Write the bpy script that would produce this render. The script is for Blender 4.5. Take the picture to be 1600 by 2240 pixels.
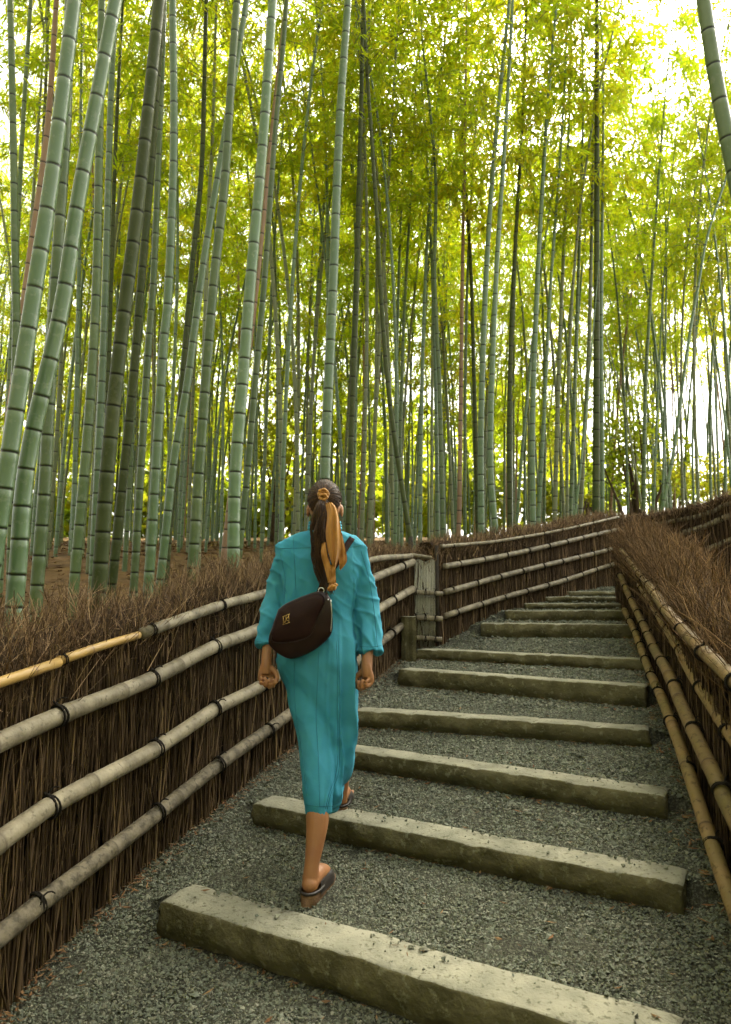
import bpy, math, random
import numpy as np
from mathutils import Vector, noise
from mathutils.bvhtree import BVHTree

for o in list(bpy.data.objects):
    bpy.data.objects.remove(o)
R = random.Random(7)
NR = np.random.default_rng(7)
scene = bpy.context.scene
COL = scene.collection

# ------------------------------------------------------------------ camera
EYE = 1.23                      # metres above the gravel behind the lowest step
FPX = 1500.0                    # focal length in photo pixels (1600 x 2240)
PITCH = math.atan(170 / FPX)
CP, SP = math.cos(PITCH), math.sin(PITCH)
cam = bpy.data.cameras.new('camera')
cam.sensor_fit = 'VERTICAL'
cam.sensor_height = 36.0
cam.lens = 36.0 * FPX / 2240.0
cam.clip_start = 0.05
cam.clip_end = 600.0
cam.dof.use_dof = True
cam.dof.focus_distance = 3.3
cam.dof.aperture_fstop = 4.0
cam_o = bpy.data.objects.new('camera', cam)
COL.objects.link(cam_o)
cam_o.location = (0, 0, EYE)
cam_o.rotation_euler = (math.pi / 2 + PITCH, 0, 0)
scene.camera = cam_o

# ------------------------------------------------------------------ sky, sun, exposure
SUN_EL, SUN_AZ = math.radians(47), math.radians(30)      # azimuth from +Y towards +X
world = bpy.data.worlds.new('World')
scene.world = world
world.use_nodes = True
wn = world.node_tree
wn.nodes.clear()
sky = wn.nodes.new('ShaderNodeTexSky')
sky.sky_type = 'NISHITA'
sky.sun_disc = False
sky.sun_elevation = SUN_EL
sky.sun_rotation = SUN_AZ
sky.air_density = 1.0
sky.dust_density = 6.0
sky.ozone_density = 1.0
hs = wn.nodes.new('ShaderNodeHueSaturation')
hs.inputs['Saturation'].default_value = 0.12
bg = wn.nodes.new('ShaderNodeBackground')
bg.inputs['Strength'].default_value = 0.15
wo = wn.nodes.new('ShaderNodeOutputWorld')
wn.links.new(sky.outputs[0], hs.inputs['Color'])
tint = wn.nodes.new('ShaderNodeMix'); tint.data_type = 'RGBA'; tint.blend_type = 'MULTIPLY'
tint.inputs['Factor'].default_value = 1.0
tint.inputs[7].default_value = (1.0, 0.98, 0.90, 1)                 # warm overcast
wn.links.new(hs.outputs[0], tint.inputs[6])
wn.links.new(tint.outputs[2], bg.inputs['Color'])
wn.links.new(bg.outputs[0], wo.inputs['Surface'])
sun = bpy.data.lights.new('sun', 'SUN')
sun.energy = 2.5
sun.angle = math.radians(10)
sun.color = (1.0, 0.92, 0.76)
sun_o = bpy.data.objects.new('sun', sun)
COL.objects.link(sun_o)
sdir = Vector((math.sin(SUN_AZ) * math.cos(SUN_EL), math.cos(SUN_AZ) * math.cos(SUN_EL), math.sin(SUN_EL)))
sun_o.rotation_euler = sdir.to_track_quat('Z', 'Y').to_euler()
scene.view_settings.view_transform = 'Standard'
scene.view_settings.look = 'None'
scene.view_settings.exposure = 2.2
scene.view_settings.gamma = 1.0
scene.view_settings.use_curve_mapping = False
scene.render.engine = 'CYCLES'
cy = scene.cycles
cy.use_denoising = True
cy.use_adaptive_sampling = True
cy.adaptive_threshold = 0.03
cy.max_bounces = 4
cy.diffuse_bounces = 3
cy.transmission_bounces = 3
cy.glossy_bounces = 2
cy.caustics_reflective = False
cy.caustics_refractive = False
cy.sample_clamp_indirect = 6.0

# ------------------------------------------------------------------ survey: from photo bearings to metres
def bearing(px, py):
    yc = (1120 - py) / FPX
    return (px - 800) / FPX, CP - yc * SP, SP + yc * CP
def at(px, py, Y):                                       # point on a sight line at distance Y
    a = bearing(px, py); t = Y / a[1]
    return Vector((a[0] * t, Y, EYE + a[2] * t))
def atz(px, py, z):                                      # point on a sight line at height z
    a = bearing(px, py); t = (z - EYE) / a[2]
    return Vector((a[0] * t, a[1] * t, z))
def on_plan(px, py, plan):                               # point on a vertical wall standing over a plan line
    a = bearing(px, py)
    for (x0, y0), (x1, y1) in zip(plan, plan[1:]):
        dx, dy = x1 - x0, y1 - y0
        den = a[0] * dy - a[1] * dx
        if abs(den) < 1e-9: continue
        t = (x0 * dy - y0 * dx) / den
        u = ((a[0] * t - x0) * dx + (a[1] * t - y0) * dy) / (dx * dx + dy * dy)
        if t > 0 and -1e-3 <= u <= 1 + 1e-3:
            return Vector((a[0] * t, a[1] * t, EYE + a[2] * t))
    return None
def smooth(a, b, v):
    t = np.clip((v - a) / (b - a), 0, 1)
    return t * t * (3 - 2 * t)

# ------------------------------------------------------------------ mesh helpers
class MB:
    """collects faces in numpy arrays; build() links them as one mesh object"""
    def __init__(s):
        s.v, s.f, s.m, s.a, s.n = [], [], [], [], 0
    def add(s, v, f, mat=0, attr=None):
        v = np.asarray(v, dtype=np.float64).reshape(-1, 3)
        f = np.asarray(f, dtype=np.int64)
        s.v.append(v); s.f.append(f + s.n); s.m.append((len(f), mat))
        s.a.append(np.zeros(len(v)) if attr is None else np.asarray(attr, dtype=np.float64).reshape(-1))
        s.n += len(v)
    def merge(s, o):
        for v, f, m, a in zip(o.v, o.f, o.m, o.a):
            pass
        if o.n:
            for f, m in zip(o.f, o.m):
                s.f.append(f + s.n); s.m.append(m)
            s.v.append(np.concatenate(o.v)); s.a.append(np.concatenate(o.a)); s.n += o.n
    def mesh(s, name, mats, shade=True):
        me = bpy.data.meshes.new(name)
        V = np.concatenate(s.v)
        me.vertices.add(len(V)); me.vertices.foreach_set('co', V.astype(np.float32).ravel())
        idx = np.concatenate([f.ravel() for f in s.f])
        cnt = np.concatenate([np.full(len(f), f.shape[1]) for f in s.f])
        st = np.concatenate([[0], np.cumsum(cnt)[:-1]])
        me.loops.add(len(idx)); me.loops.foreach_set('vertex_index', idx.astype(np.int32))
        me.polygons.add(len(cnt)); me.polygons.foreach_set('loop_start', st.astype(np.int32))
        me.polygons.foreach_set('material_index', np.concatenate([np.full(n, m) for n, m in s.m]).astype(np.int32))
        me.polygons.foreach_set('use_smooth', np.full(len(cnt), shade))
        A = np.concatenate(s.a)
        if np.any(A):
            at_ = me.attributes.new('mark', 'FLOAT', 'POINT'); at_.data.foreach_set('value', A.astype(np.float32))
        for m in (mats if isinstance(mats, (list, tuple)) else [mats]): me.materials.append(m)
        me.update(calc_edges=True)
        return me
    def build(s, name, mats, parent=None, shade=True):
        return link(name, s.mesh(name, mats, shade), parent)
def link(name, data, parent=None):
    o = bpy.data.objects.new(name, data); COL.objects.link(o)
    if parent is not None:
        o.parent = parent
        o.matrix_parent_inverse = parent.matrix_basis.inverted()
    return o
def tag(o, label=None, cat=None, group=None, kind=None):
    for k, v in (('label', label), ('category', cat), ('group', group), ('kind', kind)):
        if v: o[k] = v
    return o
def thing(name, label, cat, loc=(0, 0, 0), group=None):
    o = bpy.data.objects.new(name, None); COL.objects.link(o); o.location = loc
    o.empty_display_size = 0.1
    return tag(o, label, cat, group)

def tubes(P, Rr, sides=3, cap=True, attr=None, mb=None, mat=0):
    """a batch of m tubes of n points each: P (m,n,3), Rr (m,n)"""
    P = np.asarray(P, float); Rr = np.asarray(Rr, float)
    if P.ndim == 2: P = P[None]; Rr = Rr[None]
    m, n, _ = P.shape
    T = np.gradient(P, axis=1)
    T /= np.linalg.norm(T, axis=2, keepdims=True) + 1e-12
    mean = T.mean(axis=1)
    ref = np.where((np.abs(mean[:, 2]) > 0.8)[:, None], np.array([[1.0, 0.13, 0]]), np.array([[0, 0, 1.0]]))
    U = np.cross(T, ref[:, None, :]); U /= np.linalg.norm(U, axis=2, keepdims=True) + 1e-12
    W = np.cross(T, U)
    an = np.arange(sides) * 2 * math.pi / sides
    V = P[:, :, None, :] + Rr[:, :, None, None] * (U[:, :, None, :] * np.cos(an)[None, None, :, None] + W[:, :, None, :] * np.sin(an)[None, None, :, None])
    i = np.arange(n - 1)[:, None] * sides; j = np.arange(sides)[None]; j2 = (j + 1) % sides
    q = np.stack([i + j, i + j2, i + sides + j2, i + sides + j], -1).reshape(-1, 4)
    F = (q[None] + (np.arange(m) * n * sides)[:, None, None]).reshape(-1, 4)
    mb = mb or MB()
    A = None if attr is None else np.repeat(np.asarray(attr, float).reshape(m, n), sides, axis=1).reshape(-1)
    k0 = mb.n
    mb.add(V.reshape(-1, 3), F, mat, A)
    if cap and sides >= 3:
        for e in (0, n - 1):
            c = np.arange(sides)[::-1] if e == 0 else np.arange(sides)
            f = (c[None] + e * sides) + (np.arange(m) * n * sides)[:, None]
            mb.f.append(f + k0); mb.m.append((m, mat))
    return mb
def ellipsoid(c, r, mb, nu=20, nv=12, mat=0, rot=None):
    u = np.arange(nu) * 2 * math.pi / nu; v = np.linspace(-math.pi / 2 + .05, math.pi / 2 - .05, nv)
    X = np.stack([np.cos(v)[:, None] * np.cos(u)[None], np.cos(v)[:, None] * np.sin(u)[None], np.repeat(np.sin(v)[:, None], nu, 1)], -1).reshape(-1, 3) * np.asarray(r)
    if rot is not None: X = X @ np.asarray(rot.to_matrix()).T
    X = X + np.asarray(c)
    i = np.arange(nv - 1)[:, None] * nu; j = np.arange(nu)[None]; j2 = (j + 1) % nu
    f = np.stack([i + j, i + j2, i + nu + j2, i + nu + j], -1).reshape(-1, 4)
    k0 = mb.n
    mb.add(X, f, mat)
    mb.f.append(np.arange(nu)[::-1][None] + k0); mb.m.append((1, mat))
    mb.f.append(np.arange(nu)[None] + (nv - 1) * nu + k0); mb.m.append((1, mat))
def resample(P, n):
    P = np.asarray(P, float); d = np.concatenate([[0], np.cumsum(np.linalg.norm(np.diff(P, axis=0), axis=1))])
    s = np.linspace(0, d[-1], n)
    return np.stack([np.interp(s, d, P[:, k]) for k in range(P.shape[1])], 1)
def spline(P, n):
    """smooth curve through points (Catmull-Rom), n samples"""
    P = np.asarray(P, float)
    Q = np.vstack([2 * P[0] - P[1], P, 2 * P[-1] - P[-2]])
    out = []
    for t in np.linspace(0, len(P) - 1 - 1e-6, n):
        i = int(t); u = t - i
        a, b, c, d = Q[i], Q[i + 1], Q[i + 2], Q[i + 3]
        out.append(.5 * ((2 * b) + (c - a) * u + (2 * a - 5 * b + 4 * c - d) * u * u + (3 * b - a - 3 * c + d) * u ** 3))
    return np.array(out)
def fbm(p, sc, oct=3):
    return noise.fractal(Vector(p) * sc, 1.0, 2.0, oct)

# ------------------------------------------------------------------ materials
def mat(name, base, rough=0.7, var=None, scale=8.0, stretch=(1, 1, 1), bump=0.0, bscale=40.0, island=None, detail=4.0,
        objrand=0.0, spec=0.5, sheen=0.0, mark=None, mark2=None, contrast=(0.3, 0.7), speck=None):
    """principled material: noise between base and var, random tint per island or object, fine bump"""
    m = bpy.data.materials.new(name); m.use_nodes = True
    nt = m.node_tree; N, L = nt.nodes, nt.links
    b = N['Principled BSDF']
    b.inputs['Roughness'].default_value = rough
    b.inputs['Specular IOR Level'].default_value = spec
    if sheen: b.inputs['Sheen Weight'].default_value = sheen
    tc = N.new('ShaderNodeTexCoord'); mp = N.new('ShaderNodeMapping'); mp.inputs['Scale'].default_value = stretch
    L.new(tc.outputs['Object'], mp.inputs['Vector'])
    col = N.new('ShaderNodeRGB'); col.outputs[0].default_value = (*base, 1); out = col.outputs[0]
    if var:
        nz = N.new('ShaderNodeTexNoise'); nz.inputs['Scale'].default_value = scale; nz.inputs['Detail'].default_value = detail
        L.new(mp.outputs[0], nz.inputs['Vector'])
        rp = N.new('ShaderNodeMapRange'); rp.inputs[1].default_value = contrast[0]; rp.inputs[2].default_value = contrast[1]
        L.new(nz.outputs['Fac'], rp.inputs[0])
        mx = N.new('ShaderNodeMix'); mx.data_type = 'RGBA'
        L.new(rp.outputs[0], mx.inputs['Factor']); L.new(out, mx.inputs[6]); mx.inputs[7].default_value = (*var, 1)
        out = mx.outputs[2]
    if speck:                                            # blotches or specks: colour, scale, threshold, strength
        n3 = N.new('ShaderNodeTexNoise'); n3.inputs['Scale'].default_value = speck[1]; n3.inputs['Detail'].default_value = 6; n3.inputs['Roughness'].default_value = .65
        L.new(tc.outputs['Object'], n3.inputs['Vector'])
        r3 = N.new('ShaderNodeMapRange'); r3.inputs[1].default_value = speck[2]; r3.inputs[2].default_value = speck[2] + .07; r3.inputs[4].default_value = speck[3]
        L.new(n3.outputs['Fac'], r3.inputs[0])
        mx = N.new('ShaderNodeMix'); mx.data_type = 'RGBA'
        L.new(r3.outputs[0], mx.inputs['Factor']); L.new(out, mx.inputs[6]); mx.inputs[7].default_value = (*speck[0], 1); out = mx.outputs[2]
    if island:                                           # list of colours picked per piece
        ge = N.new('ShaderNodeNewGeometry'); cr = N.new('ShaderNodeValToRGB')
        el = cr.color_ramp.elements
        while len(el) < len(island): el.new(0.5)
        for k, c in enumerate(island): el[k].position = k / (len(island) - 1); el[k].color = (*c, 1)
        L.new(ge.outputs['Random Per Island'], cr.inputs[0])
        mx = N.new('ShaderNodeMix'); mx.data_type = 'RGBA'; mx.inputs['Factor'].default_value = 0.62 if name == 'gravel' else 0.8
        L.new(out, mx.inputs[6]); L.new(cr.outputs[0], mx.inputs[7]); out = mx.outputs[2]
    if objrand:
        oi = N.new('ShaderNodeObjectInfo'); mr = N.new('ShaderNodeMapRange')
        mr.inputs[3].default_value = 1 - objrand; mr.inputs[4].default_value = 1 + objrand
        L.new(oi.outputs['Random'], mr.inputs[0])
        hv = N.new('ShaderNodeHueSaturation'); L.new(mr.outputs[0], hv.inputs['Value']); L.new(out, hv.inputs['Color']); out = hv.outputs[0]
    if mark:
        an = N.new('ShaderNodeAttribute'); an.attribute_name = 'mark'
        cl = N.new('ShaderNodeClamp'); L.new(an.outputs['Fac'], cl.inputs[0])
        mx = N.new('ShaderNodeMix'); mx.data_type = 'RGBA'
        L.new(cl.outputs[0], mx.inputs['Factor']); L.new(out, mx.inputs[6]); mx.inputs[7].default_value = (*mark, 1); out = mx.outputs[2]
        if mark2:
            mu = N.new('ShaderNodeMath'); mu.operation = 'MULTIPLY'; mu.inputs[1].default_value = -1
            L.new(an.outputs['Fac'], mu.inputs[0]); c2 = N.new('ShaderNodeClamp'); L.new(mu.outputs[0], c2.inputs[0])
            mx = N.new('ShaderNodeMix'); mx.data_type = 'RGBA'
            L.new(c2.outputs[0], mx.inputs['Factor']); L.new(out, mx.inputs[6]); mx.inputs[7].default_value = (*mark2, 1); out = mx.outputs[2]
    L.new(out, b.inputs['Base Color'])
    if bump:
        n2 = N.new('ShaderNodeTexNoise'); n2.inputs['Scale'].default_value = bscale; n2.inputs['Detail'].default_value = 5
        L.new(mp.outputs[0], n2.inputs['Vector'])
        bp = N.new('ShaderNodeBump'); bp.inputs['Strength'].default_value = bump; bp.inputs['Distance'].default_value = 0.01
        L.new(n2.outputs['Fac'], bp.inputs['Height']); L.new(bp.outputs[0], b.inputs['Normal'])
    return m
def leaf_mat(name, refl, trans, wt=0.55):
    m = bpy.data.materials.new(name); m.use_nodes = True
    nt = m.node_tree; N, L = nt.nodes, nt.links
    N.clear()
    o = N.new('ShaderNodeOutputMaterial'); mix = N.new('ShaderNodeMixShader'); mix.inputs[0].default_value = wt
    d = N.new('ShaderNodeBsdfPrincipled'); d.inputs['Roughness'].default_value = 0.45; t = N.new('ShaderNodeBsdfTranslucent')
    ge = N.new('ShaderNodeNewGeometry'); oi = N.new('ShaderNodeObjectInfo')
    ad = N.new('ShaderNodeMath'); ad.operation = 'MULTIPLY_ADD'; ad.inputs[1].default_value = 0.55
    sc = N.new('ShaderNodeMath'); sc.operation = 'MULTIPLY'; sc.inputs[1].default_value = 0.45
    L.new(oi.outputs['Random'], sc.inputs[0]); L.new(ge.outputs['Random Per Island'], ad.inputs[0]); L.new(sc.outputs[0], ad.inputs[2])
    for cols, sh, key in ((refl, d, 'Base Color'), (trans, t, 'Color')):
        cr = N.new('ShaderNodeValToRGB'); el = cr.color_ramp.elements
        while len(el) < len(cols): el.new(0.5)
        for k, c in enumerate(cols): el[k].position = k / (len(cols) - 1); el[k].color = (*c, 1)
        L.new(ad.outputs[0], cr.inputs[0]); L.new(cr.outputs[0], sh.inputs[key])
    L.new(d.outputs[0], mix.inputs[1]); L.new(t.outputs[0], mix.inputs[2]); L.new(mix.outputs[0], o.inputs[0])
    return m

M = {}
M['soil'] = mat('soil', (0.10, 0.062, 0.030), 0.95, (0.19, 0.115, 0.05), 3.0, bump=0.6, bscale=30, spec=0.12)
M['gravel_bed'] = mat('gravel_bed', (0.03, 0.031, 0.022), 0.95, (0.05, 0.048, 0.032), 6.0, bump=1.0, bscale=120, spec=0.12, speck=((0.10, 0.10, 0.07), 90, .5, .8))  # bed kept very dark: shade between pebbles put into its colour
M['gravel'] = mat('gravel', (0.15, 0.155, 0.105), 0.8, (0.05, 0.05, 0.032), 1.6,
                  island=[(0.042, 0.05, 0.032), (0.095, 0.112, 0.074), (0.135, 0.152, 0.104), (0.175, 0.19, 0.132), (0.12, 0.112, 0.07), (0.30, 0.30, 0.215)])
M['litter'] = mat('litter', (0.2, 0.1, 0.04), 0.8, island=[(0.07, 0.035, 0.018), (0.14, 0.07, 0.03), (0.20, 0.13, 0.06), (0.11, 0.065, 0.035)], spec=0.12)
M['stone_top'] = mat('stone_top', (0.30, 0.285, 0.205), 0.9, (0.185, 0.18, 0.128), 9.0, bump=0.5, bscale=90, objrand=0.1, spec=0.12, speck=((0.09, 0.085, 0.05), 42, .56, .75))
M['stone_side'] = mat('stone_side', (0.072, 0.064, 0.030), 0.95, (0.145, 0.128, 0.066), 7.0, bump=0.9, bscale=45, objrand=0.1, spec=0.12, speck=((0.22, 0.21, 0.13), 26, .56, .6))  # moss and lichen tone, darkened further with the shade of upright faces
M['stem'] = mat('stem', (0.10, 0.065, 0.035), 0.85, island=[(0.019, 0.013, 0.007), (0.048, 0.032, 0.018), (0.089, 0.059, 0.034), (0.042, 0.028, 0.016), (0.066, 0.043, 0.025), (0.225, 0.149, 0.085), (0.26, 0.18, 0.09)], spec=0.12)
M['twig'] = mat('twig', (0.13, 0.08, 0.045), 0.85, island=[(0.043, 0.029, 0.017), (0.101, 0.066, 0.038), (0.170, 0.113, 0.065), (0.124, 0.082, 0.047), (0.262, 0.174, 0.100), (0.431, 0.286, 0.163), (0.40, 0.28, 0.14)], spec=0.12)
M['twig_gold'] = mat('twig_gold', (0.16, 0.10, 0.045), 0.85, island=[(0.025, 0.016, 0.007), (0.063, 0.038, 0.018), (0.115, 0.070, 0.032), (0.081, 0.049, 0.023), (0.196, 0.120, 0.055), (0.344, 0.211, 0.097)], spec=0.12)
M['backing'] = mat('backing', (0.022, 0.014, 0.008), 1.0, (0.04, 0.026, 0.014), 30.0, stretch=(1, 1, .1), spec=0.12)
M['rail'] = mat('rail', (0.29, 0.25, 0.165), 0.6, (0.12, 0.10, 0.062), 11.0, bump=0.3, bscale=70, objrand=0.12, mark=(0.10, 0.08, 0.05), detail=8, spec=0.25, speck=((0.07, 0.06, 0.035), 38, .57, .7))
M['rail_worn'] = mat('rail_worn', (0.24, 0.20, 0.13), 0.7, (0.07, 0.058, 0.036), 13.0, bump=0.5, bscale=60, objrand=0.12, mark=(0.08, 0.065, 0.04), detail=8, spec=0.25, speck=((0.05, 0.042, 0.025), 30, .52, .75))
M['rail_yellow'] = mat('rail_yellow', (0.38, 0.235, 0.06), 0.5, (0.28, 0.18, 0.055), 6.0, mark=(0.18, 0.10, 0.03))
M['rail_brown'] = mat('rail_brown', (0.25, 0.155, 0.065), 0.6, (0.15, 0.115, 0.04), 5.0, bump=0.3, bscale=50, objrand=0.15, mark=(0.07, 0.04, 0.02), detail=8, spec=0.25, speck=((0.07, 0.045, 0.018), 34, .55, .7))
M['rope'] = mat('rope', (0.018, 0.015, 0.011), 0.9, bump=0.5, bscale=200, spec=0.12)
M['dark_wood'] = mat('dark_wood', (0.03, 0.026, 0.02), 0.9, (0.06, 0.05, 0.035), 20, bump=0.5, spec=0.12)
M['slat'] = mat('slat', (0.42, 0.40, 0.30), 0.6, island=[(0.30, 0.28, 0.2), (0.45, 0.43, 0.33), (0.36, 0.36, 0.27)])
CULM = {}
CULM['pale'] = mat('culm_pale', (0.085, 0.155, 0.062), 0.30, (0.12, 0.185, 0.09), 2.2, stretch=(2, 2, .8), objrand=0.12, mark=(0.016, 0.022, 0.009), mark2=(0.18, 0.235, 0.15), spec=.5, detail=8, speck=((0.20, 0.25, 0.16), 14, .56, .5))
CULM['green'] = mat('culm_green', (0.072, 0.122, 0.040), 0.34, (0.12, 0.165, 0.068), 2.2, stretch=(2, 2, .8), objrand=0.2, mark=(0.014, 0.018, 0.008), mark2=(0.16, 0.20, 0.12), spec=.35, detail=8, speck=((0.17, 0.20, 0.11), 14, .56, .5))
CULM['olive'] = mat('culm_olive', (0.125, 0.160, 0.060), 0.45, (0.17, 0.185, 0.09), 1.6, stretch=(3, 3, .5), objrand=0.2, mark=(0.02, 0.02, 0.01), mark2=(0.24, 0.25, 0.16))
CULM['dark'] = mat('culm_dark', (0.040, 0.058, 0.014), 0.5, (0.066, 0.080, 0.024), 2.2, stretch=(2, 2, .8), objrand=0.15, mark=(0.012, 0.014, 0.006), mark2=(0.085, 0.10, 0.05), spec=.2, detail=8, speck=((0.10, 0.11, 0.05), 14, .56, .5))
CULM['brown'] = mat('culm_brown', (0.22, 0.125, 0.065), 0.55, (0.29, 0.19, 0.11), 1.6, stretch=(3, 3, .5), objrand=0.15, mark=(0.04, 0.022, 0.012), mark2=(0.30, 0.22, 0.15))
M['branch'] = mat('branch', (0.09, 0.10, 0.035), 0.6)
M['leaf'] = leaf_mat('leaf', [(0.06, 0.10, 0.008), (0.10, 0.13, 0.01), (0.15, 0.15, 0.012)], [(0.34, 0.52, 0.010), (0.54, 0.64, 0.012), (0.80, 0.64, 0.016)], .68)
M['leaf_shrub'] = leaf_mat('leaf_shrub', [(0.04, 0.075, 0.012), (0.07, 0.10, 0.014), (0.12, 0.12, 0.02)], [(0.28, 0.42, 0.02), (0.46, 0.54, 0.02), (0.66, 0.58, 0.03)], .62)
M['bark'] = mat('bark', (0.07, 0.05, 0.03), 0.9, (0.12, 0.09, 0.06), 8, bump=0.6, spec=0.12)

# ------------------------------------------------------------------ plan of the place
TY = [-60, -3, 0, 2.3, 4.2, 6.2, 8, 9.4, 12, 20, 30, 45, 160]
TZ = [-3, -.9, -.45, -.15, .2, .75, 1.1, 1.36, 1.78, 2.6, 3.5, 4.6, 12]
def terrain(x, y):
    return np.interp(y, TY, TZ)
PLAN_L = [(-2.0, -0.8), (-1.7, 0.6), (-1.36, 1.9), (-1.235, 2.495), (-1.176, 2.817), (-0.977, 3.376), (-0.672, 4.029), (-0.518, 4.369), (-0.192, 4.937), (0.262, 6.15), (0.458, 6.45)]
PLAN_S = [(0.458, 6.45), (0.67, 6.45)]
PLAN_F = [(0.67, 6.45), (1.13, 6.97), (1.62, 7.45), (2.30, 8.12), (3.46, 9.4), (3.9, 9.75)]
PLAN_O = [(3.52, 9.45), (4.6, 8.62), (6.6, 7.1)]
PLAN_R = [(1.0, -0.8), (1.06, 1.0), (1.2, 2.0), (1.36, 2.654), (1.53, 3.279), (1.72, 3.937), (1.97, 4.703), (2.28, 5.633), (2.62, 6.9), (2.83, 7.75)]

# stone steps: front top edge, left and right end; height of the visible riser; depth of the tread
STEPS = []
for L, Rr, z, face, dep in [((350, 1968), (1480, 2306), 0.0, .135, .19), ((555, 1756), (1497, 1935), .15, .105, .17),
        ((712, 1633), (1455, 1741), .30, .10, .16), ((772, 1553), (1420, 1595), .45, .096, .15),
        ((873, 1463), (1412, 1502), .60, .135, .15), ((913, 1420), (1410, 1442), .70, .09, .15)]:
    STEPS.append([atz(*L, z), atz(*Rr, z), face, dep])
for L, Rr, yl, yr, face in [((1053, 1363), (1385, 1366), 6.72, 6.45, .125), ((1108, 1338), (1385, 1334), 7.06, 6.98, .10),
        ((1150, 1323), (1385, 1318), 7.44, 7.42, .06), ((1195, 1308), (1390, 1304), 7.80, 7.82, .06), ((1245, 1296), (1390, 1292), 8.2, 8.3, .06)]:
    a, b = at(*L, yl), at(*Rr, yr); zm = (a.z + b.z) / 2
    STEPS.append([Vector((a.x, a.y, zm)), Vector((b.x, b.y, zm)), face, .15])

def path_height(x, y):
    """gravel height: treads between the stones, a smooth ramp where no stone stands"""
    x = np.asarray(x, float); y = np.asarray(y, float)
    S = []; E = []
    for l, r, face, dep in STEPS:
        d = np.array([r.x - l.x, r.y - l.y]); ln = np.hypot(*d); d /= ln; n = np.array([-d[1], d[0]])
        S.append((x - l.x) * n[0] + (y - l.y) * n[1] - .09)
        u = (x - l.x) * d[0] + (y - l.y) * d[1]
        E.append(np.maximum(-u, u - ln))
    tops = [s[0].z for s in STEPS]; base = [s[0].z - s[2] for s in STEPS]
    zst = base[0] + .07 * np.minimum(S[0], 0); zsm = base[0] + face * 0 + .07 * np.minimum(S[0], 0)
    zsm = (tops[0] - STEPS[0][2] * .5) + .2 * np.minimum(S[0], 0)
    ex = E[0].copy()
    for i in range(len(STEPS)):
        on = S[i] > 0
        if i + 1 < len(STEPS):
            t = np.clip(S[i] / (S[i] - S[i + 1] + 1e-9), 0, 1)
            t = np.where(S[i + 1] > 0, 1, t)
            z1 = tops[i] - .016 + t * (base[i + 1] - tops[i] + .016)
            m0, m1 = tops[i] - STEPS[i][2] * .5, tops[i + 1] - STEPS[i + 1][2] * .5
            z2 = m0 + t * (m1 - m0)
            e = np.where(t < .5, E[i], E[i + 1])
        else:
            z1 = tops[i] - .016 + .1 * S[i]; z2 = tops[i] - .03 + .1 * S[i]; e = E[i]
        zst = np.where(on, z1, zst); zsm = np.where(on, z2, zsm); ex = np.where(on, e, ex)
    w = smooth(.0, .16, ex)
    return zst * (1 - w) + zsm * w
def plan_x(plan, y):
    P = np.array(plan); return np.interp(y, P[:, 1], P[:, 0])
def side_left(y):
    return np.where(y < 6.45, plan_x(PLAN_L, y), plan_x(PLAN_F, y))
def side_right(y):
    return np.where(y < 7.75, plan_x(PLAN_R, y), np.where(y > 8.62, 3.52 + (9.45 - y) * 1.30, 6.5))

# ground of the grove
mb = MB()
gx = np.concatenate([np.linspace(-90, -14, 20), np.linspace(-12, 14, 105), np.linspace(16, 90, 20)])
gy = np.concatenate([np.linspace(-60, -4, 12), np.linspace(-3, 30, 133), np.linspace(31, 160, 40)])
X, Y = np.meshgrid(gx, gy)
Z = terrain(X, Y)
on_path = (X > side_left(np.clip(Y, -.8, 9.4)) - .25) & (X < side_right(np.clip(Y, -.8, 9.4)) + .35) & (Y < 9.6) & (Y > -1.4)
dn = np.array([[fbm((a, b, 0), .6) for a, b in zip(ra, rb)] for ra, rb in zip(X, Y)])
Z = Z + .05 * dn - .22 * on_path
n0, n1 = X.shape
i = np.arange(n0 - 1)[:, None] * n1; j = np.arange(n1 - 1)[None]
mb.add(np.stack([X, Y, Z], -1), np.stack([i + j, i + j + 1, i + n1 + j + 1, i + n1 + j], -1).reshape(-1, 4))
tag(mb.build('ground', M['soil']), kind='structure')

# gravel path
ys = np.arange(-1.4, 9.5, .035); us = np.linspace(0, 1, 90)
xl = side_left(ys) - .06; xr = side_right(ys) + .05
X = xl[:, None] + (xr - xl)[:, None] * us[None]; Y = np.repeat(ys[:, None], len(us), 1)
Z = path_height(X, Y) + .006 * np.array([[fbm((a, b, 3), 5) for a, b in zip(ra, rb)] for ra, rb in zip(X, Y)])
n0, n1 = X.shape
i = np.arange(n0 - 1)[:, None] * n1; j = np.arange(n1 - 1)[None]
mb = MB()
mb.add(np.stack([X, Y, Z], -1), np.stack([i + j, i + j + 1, i + n1 + j + 1, i + n1 + j], -1).reshape(-1, 4))
tag(mb.build('path', M['gravel_bed']), kind='structure')

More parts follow.
